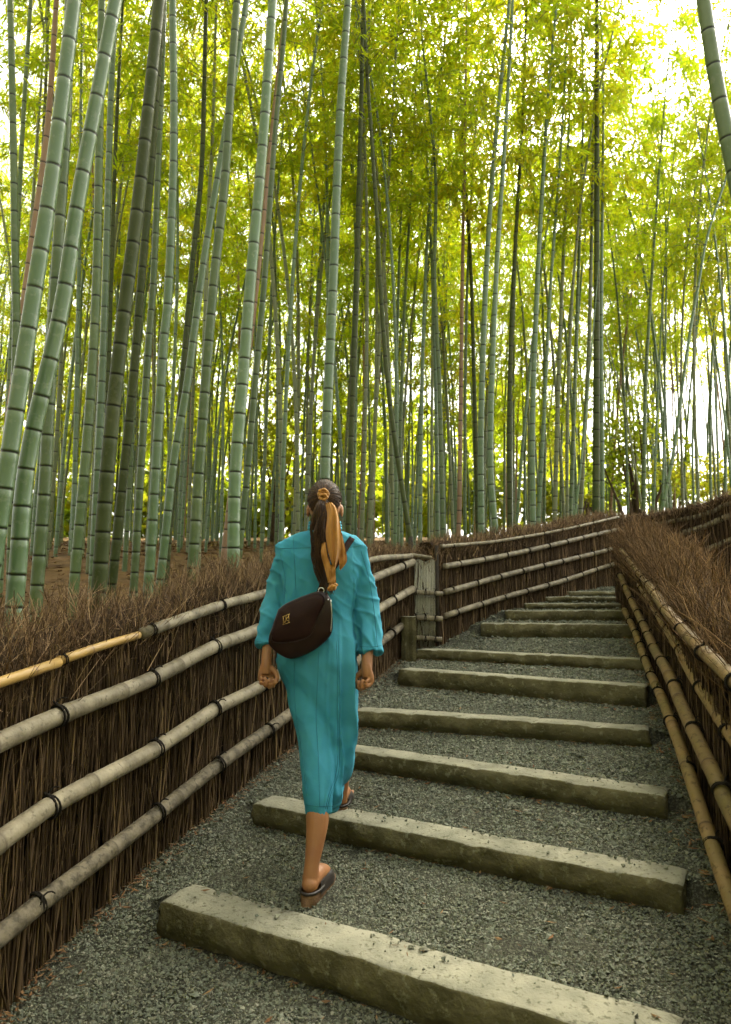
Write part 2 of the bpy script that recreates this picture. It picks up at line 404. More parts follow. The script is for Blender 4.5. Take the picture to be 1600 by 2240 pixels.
# loose stones of the gravel
def pebbles(c, size, mb):
    n = len(c)
    base = np.array([[1, 0, 0], [-1, 0, 0], [0, 1, 0], [0, -1, 0], [0, 0, 1], [0, 0, -1]], float)
    f = np.array([[0, 2, 4], [2, 1, 4], [1, 3, 4], [3, 0, 4], [2, 0, 5], [1, 2, 5], [3, 1, 5], [0, 3, 5]])
    v = base[None] * (size[:, None] * NR.uniform(.6, 1.25, (n, 3)) * np.array([1, 1, .7]))[:, None, :]
    v = v + NR.normal(0, .18, (n, 6, 3)) * size[:, None, None]
    a = NR.uniform(0, 6.28, n); ca, sa = np.cos(a), np.sin(a)
    t = NR.normal(0, .5, n); ct, st_ = np.cos(t), np.sin(t)
    x, y, z = v[..., 0], v[..., 1], v[..., 2]
    y, z = y * ct[:, None] - z * st_[:, None], y * st_[:, None] + z * ct[:, None]
    x, y = x * ca[:, None] - y * sa[:, None], x * sa[:, None] + y * ca[:, None]
    V = np.stack([x, y, z], -1) + c[:, None, :]
    mb.add(V.reshape(-1, 3), (f[None] + (np.arange(n) * 6)[:, None, None]).reshape(-1, 3))
mb = MB()
for y0, y1, cnt, s in ((1.7, 3.2, 56000, .0056), (3.2, 4.6, 32000, .0066), (4.6, 6.6, 16000, .009), (6.6, 9.2, 5000, .013)):
    y = NR.uniform(y0, y1, cnt); u = NR.uniform(0, 1, cnt)
    a, b = side_left(y) - .02, np.minimum(side_right(y), 3.9)
    x = a + (b - a) * u
    keep = (x > -1.35) & (np.abs(x / y) < .62)
    x, y = x[keep], y[keep]
    z = path_height(x, y)
    inside = np.zeros(len(x), bool)
    for l, r, face, dep in STEPS:                        # none inside the stones
        d = np.array([r.x - l.x, r.y - l.y]); ln = np.hypot(*d); d /= ln
        sx = (x - l.x) * -d[1] + (y - l.y) * d[0]; ux = (x - l.x) * d[0] + (y - l.y) * d[1]
        inside |= (sx > .0) & (sx < dep - .004) & (ux > 0) & (ux < ln)
    x, y, z = x[~inside], y[~inside], z[~inside]
    sz = s * np.exp(NR.normal(0, .28, len(x)))
    pebbles(np.stack([x, y, z + sz * NR.uniform(-.1, .55, len(x))], 1), sz, mb)
for k, (l, r, face, dep) in enumerate(STEPS[:7]):        # a few kicked onto the treads
    n = (95, 120, 60, 30, 25, 20, 15)[k]
    cl = NR.uniform(.1, .95, 9); u = np.clip(cl[NR.integers(0, 9, n)] + NR.normal(0, .035, n), .03, .97)
    w = np.abs(NR.normal(0, .3, n)); w = np.clip(1 - w, .1, .97) * dep
    d = Vector((r.x - l.x, r.y - l.y, 0)); nn = Vector((-d.y, d.x, 0)).normalized()
    c = np.array([[l.x + d.x * a + nn.x * b, l.y + d.y * a + nn.y * b, l.z + .008] for a, b in zip(u, w)])
    pebbles(c, .006 * np.exp(NR.normal(0, .35, n)), mb)
tag(mb.build('gravel', M['gravel'], shade=False), 'grey green crushed gravel covering the path between the steps', 'gravel', kind='stuff')

# steps
ORD = ['lowest stone step in the foreground, nearest the camera, running off the bottom edge', 'second stone step from the bottom, which the woman is climbing onto',
       'third stone step from the bottom, starting beside the hem of the teal dress', 'fourth stone step from the bottom, level with the woman\'s right hand',
       'fifth stone step from the bottom, thick block with a tall riser', 'sixth stone step from the bottom, beside the short stone post',
       'seventh stone step from the bottom, first one past the pale bamboo screen', 'fifth stone step from the top of the flight',
       'fourth stone step from the top, thin in the distance', 'second highest stone step, close to the far fence', 'topmost stone step at the bend of the path']
ORD[7] = 'eighth stone step from the bottom, fourth from the top'
ORD[8] = 'third stone step from the top of the flight, thin in the distance'
def stone_block(name, l, r, face, dep, seed):
    d = Vector((r.x - l.x, r.y - l.y, 0)); ln = d.length; d.normalize(); nn = Vector((-d.y, d.x, 0))
    b = .010
    under = face + .12
    prof = [(0.025, -under), (.016, -face * 1.02), (.002, -face * .86), (-.007, -face * .66), (-.010, -face * .46), (-.006, -face * .24), (-.001, -b), (b * .25, -b * .35), (b, 0)]
    top0 = len(prof) - 1
    prof += [(dep * .3, .001), (dep * .5, .002), (dep * .75, 0), (dep - b, 0), (dep, -b), (dep, -.06), (dep - .01, -under)]
    top1 = top0 + 4
    m = len(prof); n = max(24, int(ln / .02))
    mb = MB(); V = np.zeros((n, m, 3))
    for i in range(n):
        u = ln * i / (n - 1)
        ee = min(u, ln - u)
        pinch = .006 * math.exp(-ee / .01)
        wob = .010 * fbm((u, seed * 3.1, 0), 3)
        sag = .006 * fbm((u, seed * 5.7, 9), 2)
        for k, (a, h) in enumerate(prof):
            p = l + d * (u + (.012 * fbm((seed, a * 9, h * 9), 6) if i in (0, n - 1) else 0)) + nn * (a + wob) + Vector((0, 0, h + sag))
            amp = .0022 if top0 <= k <= top1 else (.017 if k < 6 else .004)
            q = p * 14
            p = p + Vector((noise.noise(q), noise.noise(q + Vector((9, 3, 1))), noise.noise(q + Vector((4, 7, 2))))) * amp + nn * (.006 * noise.noise(q * 2.7) if k < 6 else 0)
            if 5 <= k <= 8 and noise.noise(Vector((u * 9 + seed * 7, 0, 0))) > .22: p = p + nn * .008 - Vector((0, 0, .007))   # chipped arris
            if k > 0 and k < m - 1 and pinch > .0005:
                p = p - Vector((0, 0, pinch if k <= top1 else 0))
            V[i, k] = p
    F1, F2 = [], []
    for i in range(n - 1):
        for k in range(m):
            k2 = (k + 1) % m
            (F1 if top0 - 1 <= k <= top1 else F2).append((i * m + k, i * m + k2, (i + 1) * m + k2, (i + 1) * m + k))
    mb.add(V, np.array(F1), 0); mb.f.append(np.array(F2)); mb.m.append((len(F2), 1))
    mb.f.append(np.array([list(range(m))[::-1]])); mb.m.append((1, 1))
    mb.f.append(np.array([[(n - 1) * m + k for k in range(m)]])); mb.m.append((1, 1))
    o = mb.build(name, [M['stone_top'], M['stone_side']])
    return o
for k, (l, r, face, dep) in enumerate(STEPS):
    tag(stone_block('stone_step', l, r, face, dep, k + 1), ORD[k], 'step', 'stone steps of the path')

# ------------------------------------------------------------------ fences
def plan_len(P):
    P = np.array(P); return np.concatenate([[0], np.cumsum(np.hypot(*np.diff(P, axis=0).T))])
def plan_at(P, s):
    """point, tangent and left normal at distance s along a plan line"""
    P = np.array(P); D = plan_len(P)
    x = np.interp(s, D, P[:, 0]); y = np.interp(s, D, P[:, 1])
    e = .08
    tx = np.interp(np.minimum(s + e, D[-1]), D, P[:, 0]) - np.interp(np.maximum(s - e, 0), D, P[:, 0])
    ty = np.interp(np.minimum(s + e, D[-1]), D, P[:, 1]) - np.interp(np.maximum(s - e, 0), D, P[:, 1])
    h = np.hypot(tx, ty); tx, ty = tx / h, ty / h
    return x, y, tx, ty
def rail_mesh(P, rad, mats, node_gap=.30, seed=0, cut=True):
    """bamboo pole along a polyline (nodes as raised rings)"""
    P = np.asarray(P, float)
    D = np.concatenate([[0], np.cumsum(np.linalg.norm(np.diff(P, axis=0), axis=1))]); Lr = D[-1]
    rr = random.Random(seed); s = -rr.random() * node_gap
    S = [0.0]; A = [0.0]; K = [1.0]
    while s < Lr:
        for ds, k, a in ((-.05, .985, 0), (-.010, .99, .2), (-.004, 1.07, .5), (.001, 1.02, 1), (.006, 1.06, .5), (.012, .99, .15), (.06, .975, 0), (node_gap * .5, .97, 0)):
            if 0.002 < s + ds < Lr - .002: S.append(s + ds); A.append(a); K.append(k)
        s += node_gap * rr.uniform(.8, 1.2)
    S.append(Lr); A.append(0); K.append(1)
    o = np.argsort(S); S = np.array(S)[o]; A = np.array(A)[o]; K = np.array(K)[o]
    Q = np.stack([np.interp(S, D, P[:, k]) for k in range(3)], 1)
    Q += np.stack([.006 * np.sin(S * 2.1 + seed), 0 * S, .006 * np.cos(S * 1.7 + seed * 2)], 1)
    return tubes(Q, K * rad * (1 - .08 * S / max(Lr, .1)), 14, True, A)
def tie_mesh():
    """two turns of dark rope round a pole along X of radius 1, with a knot and two loose ends"""
    mb = MB(); a = np.linspace(0, 2 * math.pi, 19)
    for off, sl in ((-.16, .14), (.14, -.10), (.0, .3)):
        P = np.stack([off + sl * np.sin(a + 1), 1.08 * np.cos(a), 1.08 * np.sin(a)], 1)
        tubes(P, np.full(19, .13), 5, False, mb=mb)
    ellipsoid((0, -.35, 1.12), (.26, .22, .2), mb, 8, 6)
    for k in (-1, 1):
        P = np.array([[0, -.35, 1.15], [k * .4, -.5, 1.5], [k * .7, -.75, 1.55], [k * 1.0, -1.0, 1.3]])
        tubes(P, np.array([.1, .1, .09, .06]), 4, True, mb=mb)
    return mb.mesh('rope_tie', M['rope'])
TIE = tie_mesh()
def add_tie(rail, p, d, rad, k=0):
    o = bpy.data.objects.new('rope_tie', TIE); COL.objects.link(o)
    o.parent = rail; o.matrix_parent_inverse = rail.matrix_world.inverted() if False else rail.matrix_basis.inverted()
    d = Vector(d).normalized()
    y = Vector((0, 0, 1)).cross(d).normalized(); z = d.cross(y)
    from mathutils import Matrix
    m = Matrix((d, y, z)).transposed().to_4x4(); m.translation = Vector(p)
    o.matrix_basis = m @ Matrix.Scale(rad, 4)
    return o
def add_rail(parent, P, rad, material, ties=(), seed=0, gap=.30, n=60, name='rail'):
    Q = spline(P, n) if len(P) > 2 else np.asarray([list(p) for p in P], float)
    Q = resample(Q, n)
    o = rail_mesh(Q, rad, None, gap, seed).build(name, material)
    o.parent = parent; o.matrix_parent_inverse = parent.matrix_basis.inverted()
    D = np.concatenate([[0], np.cumsum(np.linalg.norm(np.diff(Q, axis=0), axis=1))])
    for s in ties:
        if 0 <= s <= D[-1]:
            p = [np.interp(s, D, Q[:, k]) for k in range(3)]; q = [np.interp(s + .03, D, Q[:, k]) - np.interp(s - .03, D, Q[:, k]) for k in range(3)]
            t = bpy.data.objects.new('rope_tie', TIE); COL.objects.link(t)
            add_tie_at(t, o, p, q, rad)
    return o
from mathutils import Matrix
def add_tie_at(t, rail, p, d, rad):
    d = Vector(d).normalized(); y = Vector((0, 0, 1)).cross(d).normalized(); z = d.cross(y)
    m = Matrix((d, y, z)).transposed().to_4x4(); m.translation = Vector(p)
    t.parent = rail; t.matrix_parent_inverse = Matrix.Identity(4)
    t.matrix_basis = m @ Matrix.Rotation(R.uniform(-.5, .5), 4, 'X') @ Matrix.Scale(rad, 4)

def brush(parent, plan, side, zb, zr, zt, stems=260, twigs=900, thick=.24, s0=0.0, s1=None, twig_r=.0017, lean=.10, gold=0.0, stem_r=.0038, fringe=0.0, backing=True):
    """twig fence: upright stems on its face, splayed tips above, a dark inner slab for the shade between twigs. side: +1 when the body lies left of the plan direction.
    zb, zr, zt: heights of foot, top rail and tips as functions of the distance along the plan"""
    D = plan_len(plan); s1 = s1 if s1 is not None else D[-1]; L = s1 - s0
    mb = MB()
    def base(n):
        s = NR.uniform(s0, s1, n); x, y, tx, ty = plan_at(plan, s); return s, x, y, tx, ty, -ty * side, tx * side
    n = int(stems * L)
    s, x, y, tx, ty, nx, ny = base(n)
    dep = np.abs(NR.normal(0, .022, n)) - .012
    k = 6; t = np.linspace(0, 1, k)[None]
    top = zr(s) + NR.uniform(-.25, .22, n) * (zt(s) - zr(s)); bot = zb(s) - .03
    cut = NR.random(n) < .25
    top = np.where(cut, bot + (top - bot) * NR.uniform(.4, .95, n), top)
    H = (top - bot)[:, None]
    ln = NR.normal(0, lean * .45, n)[:, None]; cv = NR.normal(0, .035, n)[:, None]; ph = NR.uniform(0, 6.28, n)[:, None]
    al = ln * (t - .3) * H + cv * np.sin(t * math.pi * NR.uniform(1, 2.5, n)[:, None] + ph) * .6
    dp = dep[:, None] + .012 * np.sin(t * 5 + ph)
    P = np.stack([x[:, None] + tx[:, None] * al + nx[:, None] * dp, y[:, None] + ty[:, None] * al + ny[:, None] * dp, bot[:, None] + H * t], -1)
    r = stem_r * np.exp(NR.normal(0, .35, n))[:, None] * (1 - .45 * t)
    tubes(P, r, 3, False, mb=mb)
    # side shoots sticking off the face
    n = int(stems * .5 * L)
    s, x, y, tx, ty, nx, ny = base(n)
    z0 = zb(s) + (zr(s) - zb(s)) * NR.uniform(.1, 1, n); ln = NR.uniform(.06, .26, n); a = NR.normal(0, .5, n); out = NR.uniform(-.02, .10, n)
    k = 4; t = np.linspace(0, 1, k)[None]
    al = np.sin(a)[:, None] * ln[:, None] * t; o = -(out[:, None] * t ** 1.6 * .5) + .002
    P = np.stack([x[:, None] + tx[:, None] * al + nx[:, None] * o, y[:, None] + ty[:, None] * al + ny[:, None] * o, z0[:, None] + np.cos(a)[:, None] * ln[:, None] * t - .03 * t ** 2], -1)
    tubes(P, np.full((n, k), .0016) * (1 - .5 * t), 3, False, mb=mb)
    bo = mb.build('brush_face', M['stem'], parent); bo['kind'] = 'stuff'
    # splayed tips
    mb = MB(); n = int(twigs * L)
    s, x, y, tx, ty, nx, ny = base(n)
    dep = NR.uniform(-.03, thick, n)
    top = zt(s) + .38 * (zt(s) - zr(s)) * np.array([fbm((v, 1.3, 0), 2.5) + .8 * fbm((v, w_, 5), 7) for v, w_ in zip(s, dep)]) - .12 * (zt(s) - zr(s)) * (2 * dep / thick - 1) ** 2
    hh = NR.uniform(.10, .26, n) * np.clip((zt(s) - zr(s)) / .3, .5, 1.3)
    z1 = zr(s) - .05 + (top - zr(s) + .05) * NR.uniform(.0, 1, n) ** .6
    z0 = z1 - hh
    k = 4; t = np.linspace(0, 1, k)[None]
    a = NR.normal(0, .38, n)[:, None]; b = NR.normal(-.02, .36, n)[:, None]; w = NR.normal(0, .4, n)[:, None]
    H = hh[:, None]
    al = (a * t + w * t ** 2.2) * H; dp = dep[:, None] + (b * t + w * .6 * t ** 2) * H - fringe * t * t * NR.uniform(0, 1, n)[:, None]
    P = np.stack([x[:, None] + tx[:, None] * al + nx[:, None] * dp, y[:, None] + ty[:, None] * al + ny[:, None] * dp, z0[:, None] + H * t * (1 - .15 * np.abs(b))], -1)
    r = twig_r * np.exp(NR.normal(0, .3, n))[:, None] * (1.15 - .75 * t)
    tubes(P, r, 3, False, mb=mb, mat=0)
    # forked ends
    m2 = n * 3 // 4; ix = NR.integers(0, n, m2); t0 = NR.integers(1, 3, m2)
    p0 = P[ix, t0]; d = P[ix, np.minimum(t0 + 1, 3)] - p0; d /= np.linalg.norm(d, axis=1, keepdims=True) + 1e-9
    d = d + NR.normal(0, .55, (m2, 3)); d[:, 2] = np.abs(d[:, 2]) * .9 + .1; d /= np.linalg.norm(d, axis=1, keepdims=True)
    l2 = NR.uniform(.03, .10, m2)[:, None, None]; t = np.linspace(0, 1, 3)[None, :, None]
    Q = p0[:, None] + d[:, None] * l2 * t + NR.normal(0, .012, (m2, 1, 3)) * t ** 2
    tubes(Q, twig_r * .75 * (1.1 - .7 * t[..., 0]) * np.ones((m2, 1)), 3, False, mb=mb, mat=0)
    bo = mb.build('brush_tips', M['twig_gold'] if gold else M['twig'], parent); bo['kind'] = 'stuff'
    if backing:  # slab inside the fence, its dark colour stands for shaded gaps
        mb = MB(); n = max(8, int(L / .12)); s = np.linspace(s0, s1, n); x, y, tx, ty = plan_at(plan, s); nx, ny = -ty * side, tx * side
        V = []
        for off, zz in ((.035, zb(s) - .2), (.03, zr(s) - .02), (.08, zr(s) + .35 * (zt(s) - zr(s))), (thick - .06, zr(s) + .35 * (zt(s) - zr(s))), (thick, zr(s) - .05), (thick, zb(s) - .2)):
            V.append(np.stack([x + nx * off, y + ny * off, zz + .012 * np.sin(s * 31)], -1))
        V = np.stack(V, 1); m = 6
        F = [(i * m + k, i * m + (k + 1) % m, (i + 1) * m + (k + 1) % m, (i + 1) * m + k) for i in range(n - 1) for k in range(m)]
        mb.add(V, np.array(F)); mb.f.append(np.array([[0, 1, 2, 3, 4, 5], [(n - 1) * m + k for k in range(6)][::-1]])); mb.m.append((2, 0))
        mb.build('shade_core', M['backing'], parent)

def s_of(plan, p):
    """distance along the plan nearest to p"""
    P = np.array(plan); D = plan_len(plan); ss = np.linspace(0, D[-1], 600)
    x = np.interp(ss, D, P[:, 0]); y = np.interp(ss, D, P[:, 1]); return ss[np.argmin((x - p[0]) ** 2 + (y - p[1]) ** 2)]
def offset(plan, o):
    P = np.array(plan, float); T = np.gradient(P, axis=0); T /= np.linalg.norm(T, axis=1, keepdims=True)
    return [(p[0] - t[1] * o, p[1] + t[0] * o) for p, t in zip(P, T)]
def rail_line(plan, pts, off, back=0.0):
    pl = offset(plan, off); Q = []
    for a, b in pts:
        q = on_plan(a, b, pl)
        if q is not None: Q.append(q)
    if back:
        sa, sb = s_of(pl, Q[0]), s_of(pl, Q[1]); sl = (Q[1].z - Q[0].z) / (sb - sa)
        ext = []
        for ds in np.arange(back, 0.1, -.4):
            if sa - ds < 0: continue
            x, y, _, _ = plan_at(pl, sa - ds); ext.append(Vector((float(x), float(y), Q[0].z - sl * ds * .85)))
        Q = ext + Q
    return Q
def height_fn(plan, Q):
    s = np.array([s_of(plan, q) for q in Q]); z = np.array([q.z for q in Q]); o = np.argsort(s)
    return lambda v: np.interp(v, s[o], z[o])

# --- left fence along the path
FL = thing('brush_fence', 'long twig fence with pale bamboo rails on the left side of the steps', 'fence', (-1.2, 2.5, -.2), 'brush fences')
LA = [(0, 1490), (125, 1450), (310, 1385), (480, 1325), (575, 1300), (812, 1225), (900, 1215)]
LB = [(0, 1622), (130, 1565), (330, 1487), (470, 1415), (565, 1378), (818, 1263), (902, 1230)]
LC = [(0, 1845), (110, 1765), (340, 1638), (470, 1550), (600, 1482), (828, 1333), (902, 1290)]
LD = [(0, 2045), (90, 1970), (340, 1780), (475, 1675), (650, 1552), (836, 1402), (880, 1368)]
qa = rail_line(PLAN_L, LA, -.035, 2.6); qb = rail_line(PLAN_L, LB, -.04, 2.6); qc = rail_line(PLAN_L, LC, -.04, 2.6); qd = rail_line(PLAN_L, LD, -.04, 2.6)
ka = height_fn(PLAN_L, qa)
zbL = lambda s: path_height(*plan_at(PLAN_L, s)[:2]) - .02
def tipL(s):
    y = plan_at(PLAN_L, s)[1]; return ka(s) + np.interp(y, [2, 4.2, 5.2, 6.2], [.28, .23, .18, .13])
brush(FL, PLAN_L, 1, zbL, ka, tipL, stems=330, twigs=1400, thick=.26, s0=1.0, lean=.16, gold=0)
def split_at(Q, px):
    return [q for q in Q if 800 + FPX * q.x / q.y / 1.0 <= px], [q for q in Q if 800 + FPX * q.x / q.y >= px]
e1 = on_plan(127, 1449, offset(PLAN_L, -.035)); e2 = on_plan(131, 1448, offset(PLAN_L, -.035)); e3 = on_plan(306, 1387, offset(PLAN_L, -.035)); e4 = on_plan(312, 1384, offset(PLAN_L, -.035))
n_ext = len(qa) - len(LA)
add_rail(FL, qa[:n_ext + 1] + [e1], .021, M['rail_yellow'], (), 3, .42)['label'] = 'newer yellow bamboo rail'
r2 = add_rail(FL, [e2 + Vector((0, 0, .004)), (e2 + e3) / 2 + Vector((0, 0, .006)), e3], .019, M['rail_yellow'], (.02,), 4, .30); r2['label'] = 'short newer yellow bamboo rail'
add_rail(FL, [e4] + qa[n_ext + 3:], .027, M['rail'], (.06, .62, 1.05, 1.6, 2.1), 5, .34)
def tie_list(Q, pxs):
    """distances along the spline of the given bearings"""
    S = resample(spline(Q, 200), 200); D = np.concatenate([[0], np.cumsum(np.linalg.norm(np.diff(S, axis=0), axis=1))])
    out = []
    for px in pxs:
        b = np.array([800 + FPX * p[0] / (p[1] * CP + (p[2] - EYE) * SP) for p in S]); b = np.where(S[:, 1] < 1, -9999, b)
        out.append(D[np.argmin(np.abs(b - px))])
    return out
add_rail(FL, qb, .037, M['rail'], tie_list(qb, (130, 330, 472, 570, 880)), 6, .36, n=110)
add_rail(FL, qc, .038, M['rail'], tie_list(qc, (108, 340, 472, 575, 660, 860)), 7, .5, n=110)
add_rail(FL, qd, .037, M['rail_worn'], tie_list(qd, (82, 340, 475, 590, 855)), 8, .55, n=110)

# --- far fence: pale screen, then the run behind the upper steps
SC = thing('bamboo_screen', 'narrow pale upright bamboo slat screen closing the corner of the fence', 'screen', (.56, 6.45, .75))
mb = MB(); n = 15; zt_ = at(933, 1226, 6.45).z
for i in range(n):
    x = .462 + .205 * i / (n - 1)
    tubes(np.array([[x, 6.44 + .003 * (i % 2), .68], [x, 6.44, zt_ + .012 * math.sin(i * 7)]]), np.full(2, (.0068, .0058, .0063)[i % 3]), 6, True, mb=mb)
tag(mb.build('slats', M['slat'], SC), kind='stuff')
flat = lambda v: (lambda s: np.full_like(np.asarray(s, float), v))
brush(SC, [(0.43, 6.455), (0.56, 6.455), (0.72, 6.455)], 1, flat(.68), flat(1.53), flat(1.70), stems=200, twigs=900, thick=.2, twig_r=.0026, stem_r=.005)
for k, (py, rad) in enumerate(((1294, .024), (1350, .026), (1396, .024))):
    a, b = at(905, py, 6.385), at(968, py + 4, 6.385)
    add_rail(SC, [a, (a + b) / 2, b], rad, M['rail'], (.02, .11, .2), 20 + k, .11)
FF = thing('brush_fence', 'twig fence with four pale rails climbing behind the upper steps', 'fence', (.7, 6.5, .75), 'brush fences')
fa = rail_line(PLAN_F, [(966, 1196), (1070, 1187), (1170, 1170), (1260, 1152), (1352, 1132)], -.035)
fb = rail_line(PLAN_F, [(970, 1240), (1090, 1217), (1220, 1190), (1300, 1171), (1352, 1158)], -.035)
fc = rail_line(PLAN_F, [(972, 1294), (1090, 1263), (1220, 1231), (1300, 1210), (1352, 1196)], -.035)
fd = rail_line(PLAN_F, [(974, 1348), (1090, 1312), (1220, 1273), (1300, 1247), (1352, 1232)], -.035)
kf = height_fn(PLAN_F, fa)
zbF = lambda s: np.maximum(path_height(*plan_at(PLAN_F, s)[:2]), terrain(0, plan_at(PLAN_F, s)[1])) - .06
brush(FF, PLAN_F, 1, zbF, kf, lambda s: kf(s) + .13, stems=230, twigs=900, thick=.26, lean=.06, twig_r=.0026, stem_r=.0055)
for Q, rad, mt, sd in ((fa, .018, 'rail', 31), (fb, .029, 'rail', 32), (fc, .030, 'rail', 33), (fd, .029, 'rail', 34)):
    add_rail(FF, Q, rad, M[mt], list(np.arange(.12 + .07 * (sd % 3), 4.1, .43)), sd, .32, n=80)
mb = MB(); p = at(956, 1228, 6.43); tubes(np.array([[p.x, p.y, .7], [p.x, p.y, at(956, 1193, 6.43).z]]), np.full(2, .017), 8, True, mb=mb)
mb.build('post', M['dark_wood'], FF)
mb = MB(); p = at(899, 1200, 6.5); tubes(np.array([[p.x, p.y, .7], [p.x, p.y, at(899, 1174, 6.5).z]]), np.full(2, .022), 8, True, mb=mb)
mb.build('post', M['dark_wood'], FL)
p = qa[-1]; q = at(944, 1221, 6.42)
add_rail(SC, [p, (Vector(p) + q) / 2, q], .018, M['rail'], (), 41, .2)

# --- outer fence round the bend
FO = thing('brush_fence', 'twig fence with weathered grey rails beyond the bend at the upper right', 'fence', (4.6, 8.6, 1.5), 'brush fences')
ob = rail_line(PLAN_O, [(1362, 1157), (1417, 1149), (1470, 1139), (1530, 1128), (1567, 1115), (1600, 1099)], .035)
oc = rail_line(PLAN_O, [(1362, 1195), (1450, 1180), (1505, 1163), (1550, 1150), (1600, 1130)], .035)
od = rail_line(PLAN_O, [(1362, 1231), (1450, 1222), (1537, 1205), (1570, 1193), (1600, 1180)], .035)
oa = rail_line(PLAN_O, [(1362, 1130), (1450, 1118), (1530, 1100), (1600, 1078)], .035)
def more(Q):
    d = (Q[-1] - Q[-2]).normalized(); d.z = .02; return Q + [Q[-1] + d * .8, Q[-1] + d * 1.6]
ob, oc, od, oa = more(ob), more(oc), more(od), more(oa)
ko = height_fn(PLAN_O, oa)
zbO = lambda s: np.full_like(np.asarray(s, float), 1.33)
brush(FO, PLAN_O, 1, zbO, lambda s: ko(s) - .04, lambda s: ko(s) + .05, stems=200, twigs=800, thick=.26, lean=.06, twig_r=.0028, stem_r=.0055)
for Q, rad, sd in ((ob, .03, 51), (oc, .04, 52), (od, .036, 53)):
    add_rail(FO, Q, rad, M['rail'], list(np.arange(.3, 2.8, .5)), sd, .45, n=70)

# --- right fence
FR = thing('brush_fence', 'twig fence with brown bamboo rails on the right edge of the steps', 'fence', (1.4, 2.65, 0), 'brush fences')
RA = [(1600, 1484), (1516, 1405), (1463, 1342), (1430, 1291), (1391, 1245), (1362, 1205)]
RB = [(1600, 1612), (1521, 1482), (1480, 1400), (1437, 1335), (1400, 1282)]
RC = [(1600, 1775), (1563, 1690), (1502, 1558), (1461, 1468), (1428, 1417), (1396, 1340), (1356, 1258)]
RD = [(1600, 1960), (1512, 1700), (1479, 1609), (1444, 1523), (1423, 1475), (1393, 1387), (1365, 1336)]
ra = rail_line(PLAN_R, RA, .04, 1.3); rb = rail_line(PLAN_R, RB, .0, 1.3); rc = rail_line(PLAN_R, RC, .06, 1.3); rd = rail_line(PLAN_R, RD, .07, 1.3)
kr = height_fn(PLAN_R, ra)
zbR = lambda s: path_height(*plan_at(PLAN_R, s)[:2]) - .03
def tipR(s):
    y = plan_at(PLAN_R, s)[1]; return kr(s) + np.interp(y, [2, 3, 5, 7.7], [.25, .27, .35, .42])
brush(FR, PLAN_R, -1, zbR, kr, tipR, stems=300, twigs=1050, thick=.28, twig_r=.0021, lean=.16, gold=1, fringe=0, s0=1.2)
for Q, rad, sd, mt in ((ra, .030, 61, 'rail_brown'), (rb, .030, 62, 'rail_brown'), (rc, .030, 63, 'rail_brown'), (rd, .029, 64, 'rail_brown')):
    add_rail(FR, Q, rad, M[mt], list(np.arange(.2 + .11 * (sd % 4), 7.5, .47)), sd, .36, n=110)

# stone post beside the sixth step
p0 = at(895, 1412, 6.2)
a, b = at(879, 1410, 6.15), at(911, 1416, 6.12); zt_ = at(895, 1349, 6.15).z
SPm = MB(); V = []
for zz in np.linspace(.5, zt_, 9):
    for (u, v) in ((0, 0), (.25, -.01), (.5, 0), (.75, -.01), (1, 0), (1, .06), (1, .12), (.5, .125), (0, .12), (0, .06)):
        q = a.lerp(b, u); q = Vector((q.x, q.y + v, zz)); q += Vector((noise.noise(q * 9), noise.noise(q * 9 + Vector((3, 3, 3))), noise.noise(q * 7 + Vector((7, 0, 0))))) * .008
        V.append(q)
m = 10
F = [(i * m + k, i * m + (k + 1) % m, (i + 1) * m + (k + 1) % m, (i + 1) * m + k) for i in range(8) for k in range(m)]
SPm.add(np.array(V), np.array(F)); SPm.f.append(np.array([[8 * m + k for k in range(m)]])); SPm.m.append((1, 1))
tag(SPm.build('stone_post', [M['stone_side'], M['stone_top']], shade=False), 'short upright stone post at the left end of the sixth step', 'post')

# dry needles and leaves along the fence feet
def litter(n, pos, size, mb):
    x, y, z = pos; a = NR.uniform(0, 6.28, n); l = size * NR.uniform(.5, 1.5, n); w = l * NR.uniform(.06, .35, n)
    d = np.stack([np.cos(a), np.sin(a), NR.normal(0, .15, n)], 1); s = np.stack([-np.sin(a), np.cos(a), NR.normal(0, .2, n)], 1)
    c = np.stack([x, y, z], 1)
    V = np.stack([c - d * l[:, None] / 2, c + s * w[:, None] / 2, c + d * l[:, None] / 2 + np.array([0, 0, .004]), c - s * w[:, None] / 2], 1)
    f = np.array([[0, 1, 2, 3]]) + (np.arange(n) * 4)[:, None]
    mb.add(V.reshape(-1, 3), f)
mb = MB()
s = NR.uniform(2.3, 8.0, 1500); x, y, tx, ty = plan_at(PLAN_L, s); o = np.abs(NR.normal(0, .06, 1500)) + .0; x = x + ty * o; y = y - tx * o
litter(1500, (x, y, path_height(x, y) + .014), .03, mb)
s = NR.uniform(3.2, 9, 500); x, y, tx, ty = plan_at(PLAN_R, s); o = np.abs(NR.normal(0, .07, 500)); x = x - ty * o; y = y + tx * o
litter(500, (x, y, path_height(x, y) + .014), .04, mb)
y = NR.uniform(1.9, 7, 260); u = NR.uniform(.05, .95, 260); x = side_left(y) + (side_right(y) - side_left(y)) * u
litter(260, (x, y, path_height(x, y) + .02), .035, mb)
for l, r, face, dep in STEPS[:6]:                        # drifted against the stones
    n = 60; u = NR.uniform(0, 1, n); d = Vector((r.x - l.x, r.y - l.y, 0)); nn = Vector((-d.y, d.x, 0)).normalized(); w = -np.abs(NR.normal(0, .03, n)) - .012
    x = l.x + d.x * u + nn.x * w; y = l.y + d.y * u + nn.y * w; litter(n, (x, y, path_height(x, y) + .012), .028, mb)
tag(mb.build('fallen_leaves', M['litter'], shade=False), 'dry reddish leaves and needles scattered along the fence feet', 'leaves', kind='stuff')
n = 16000
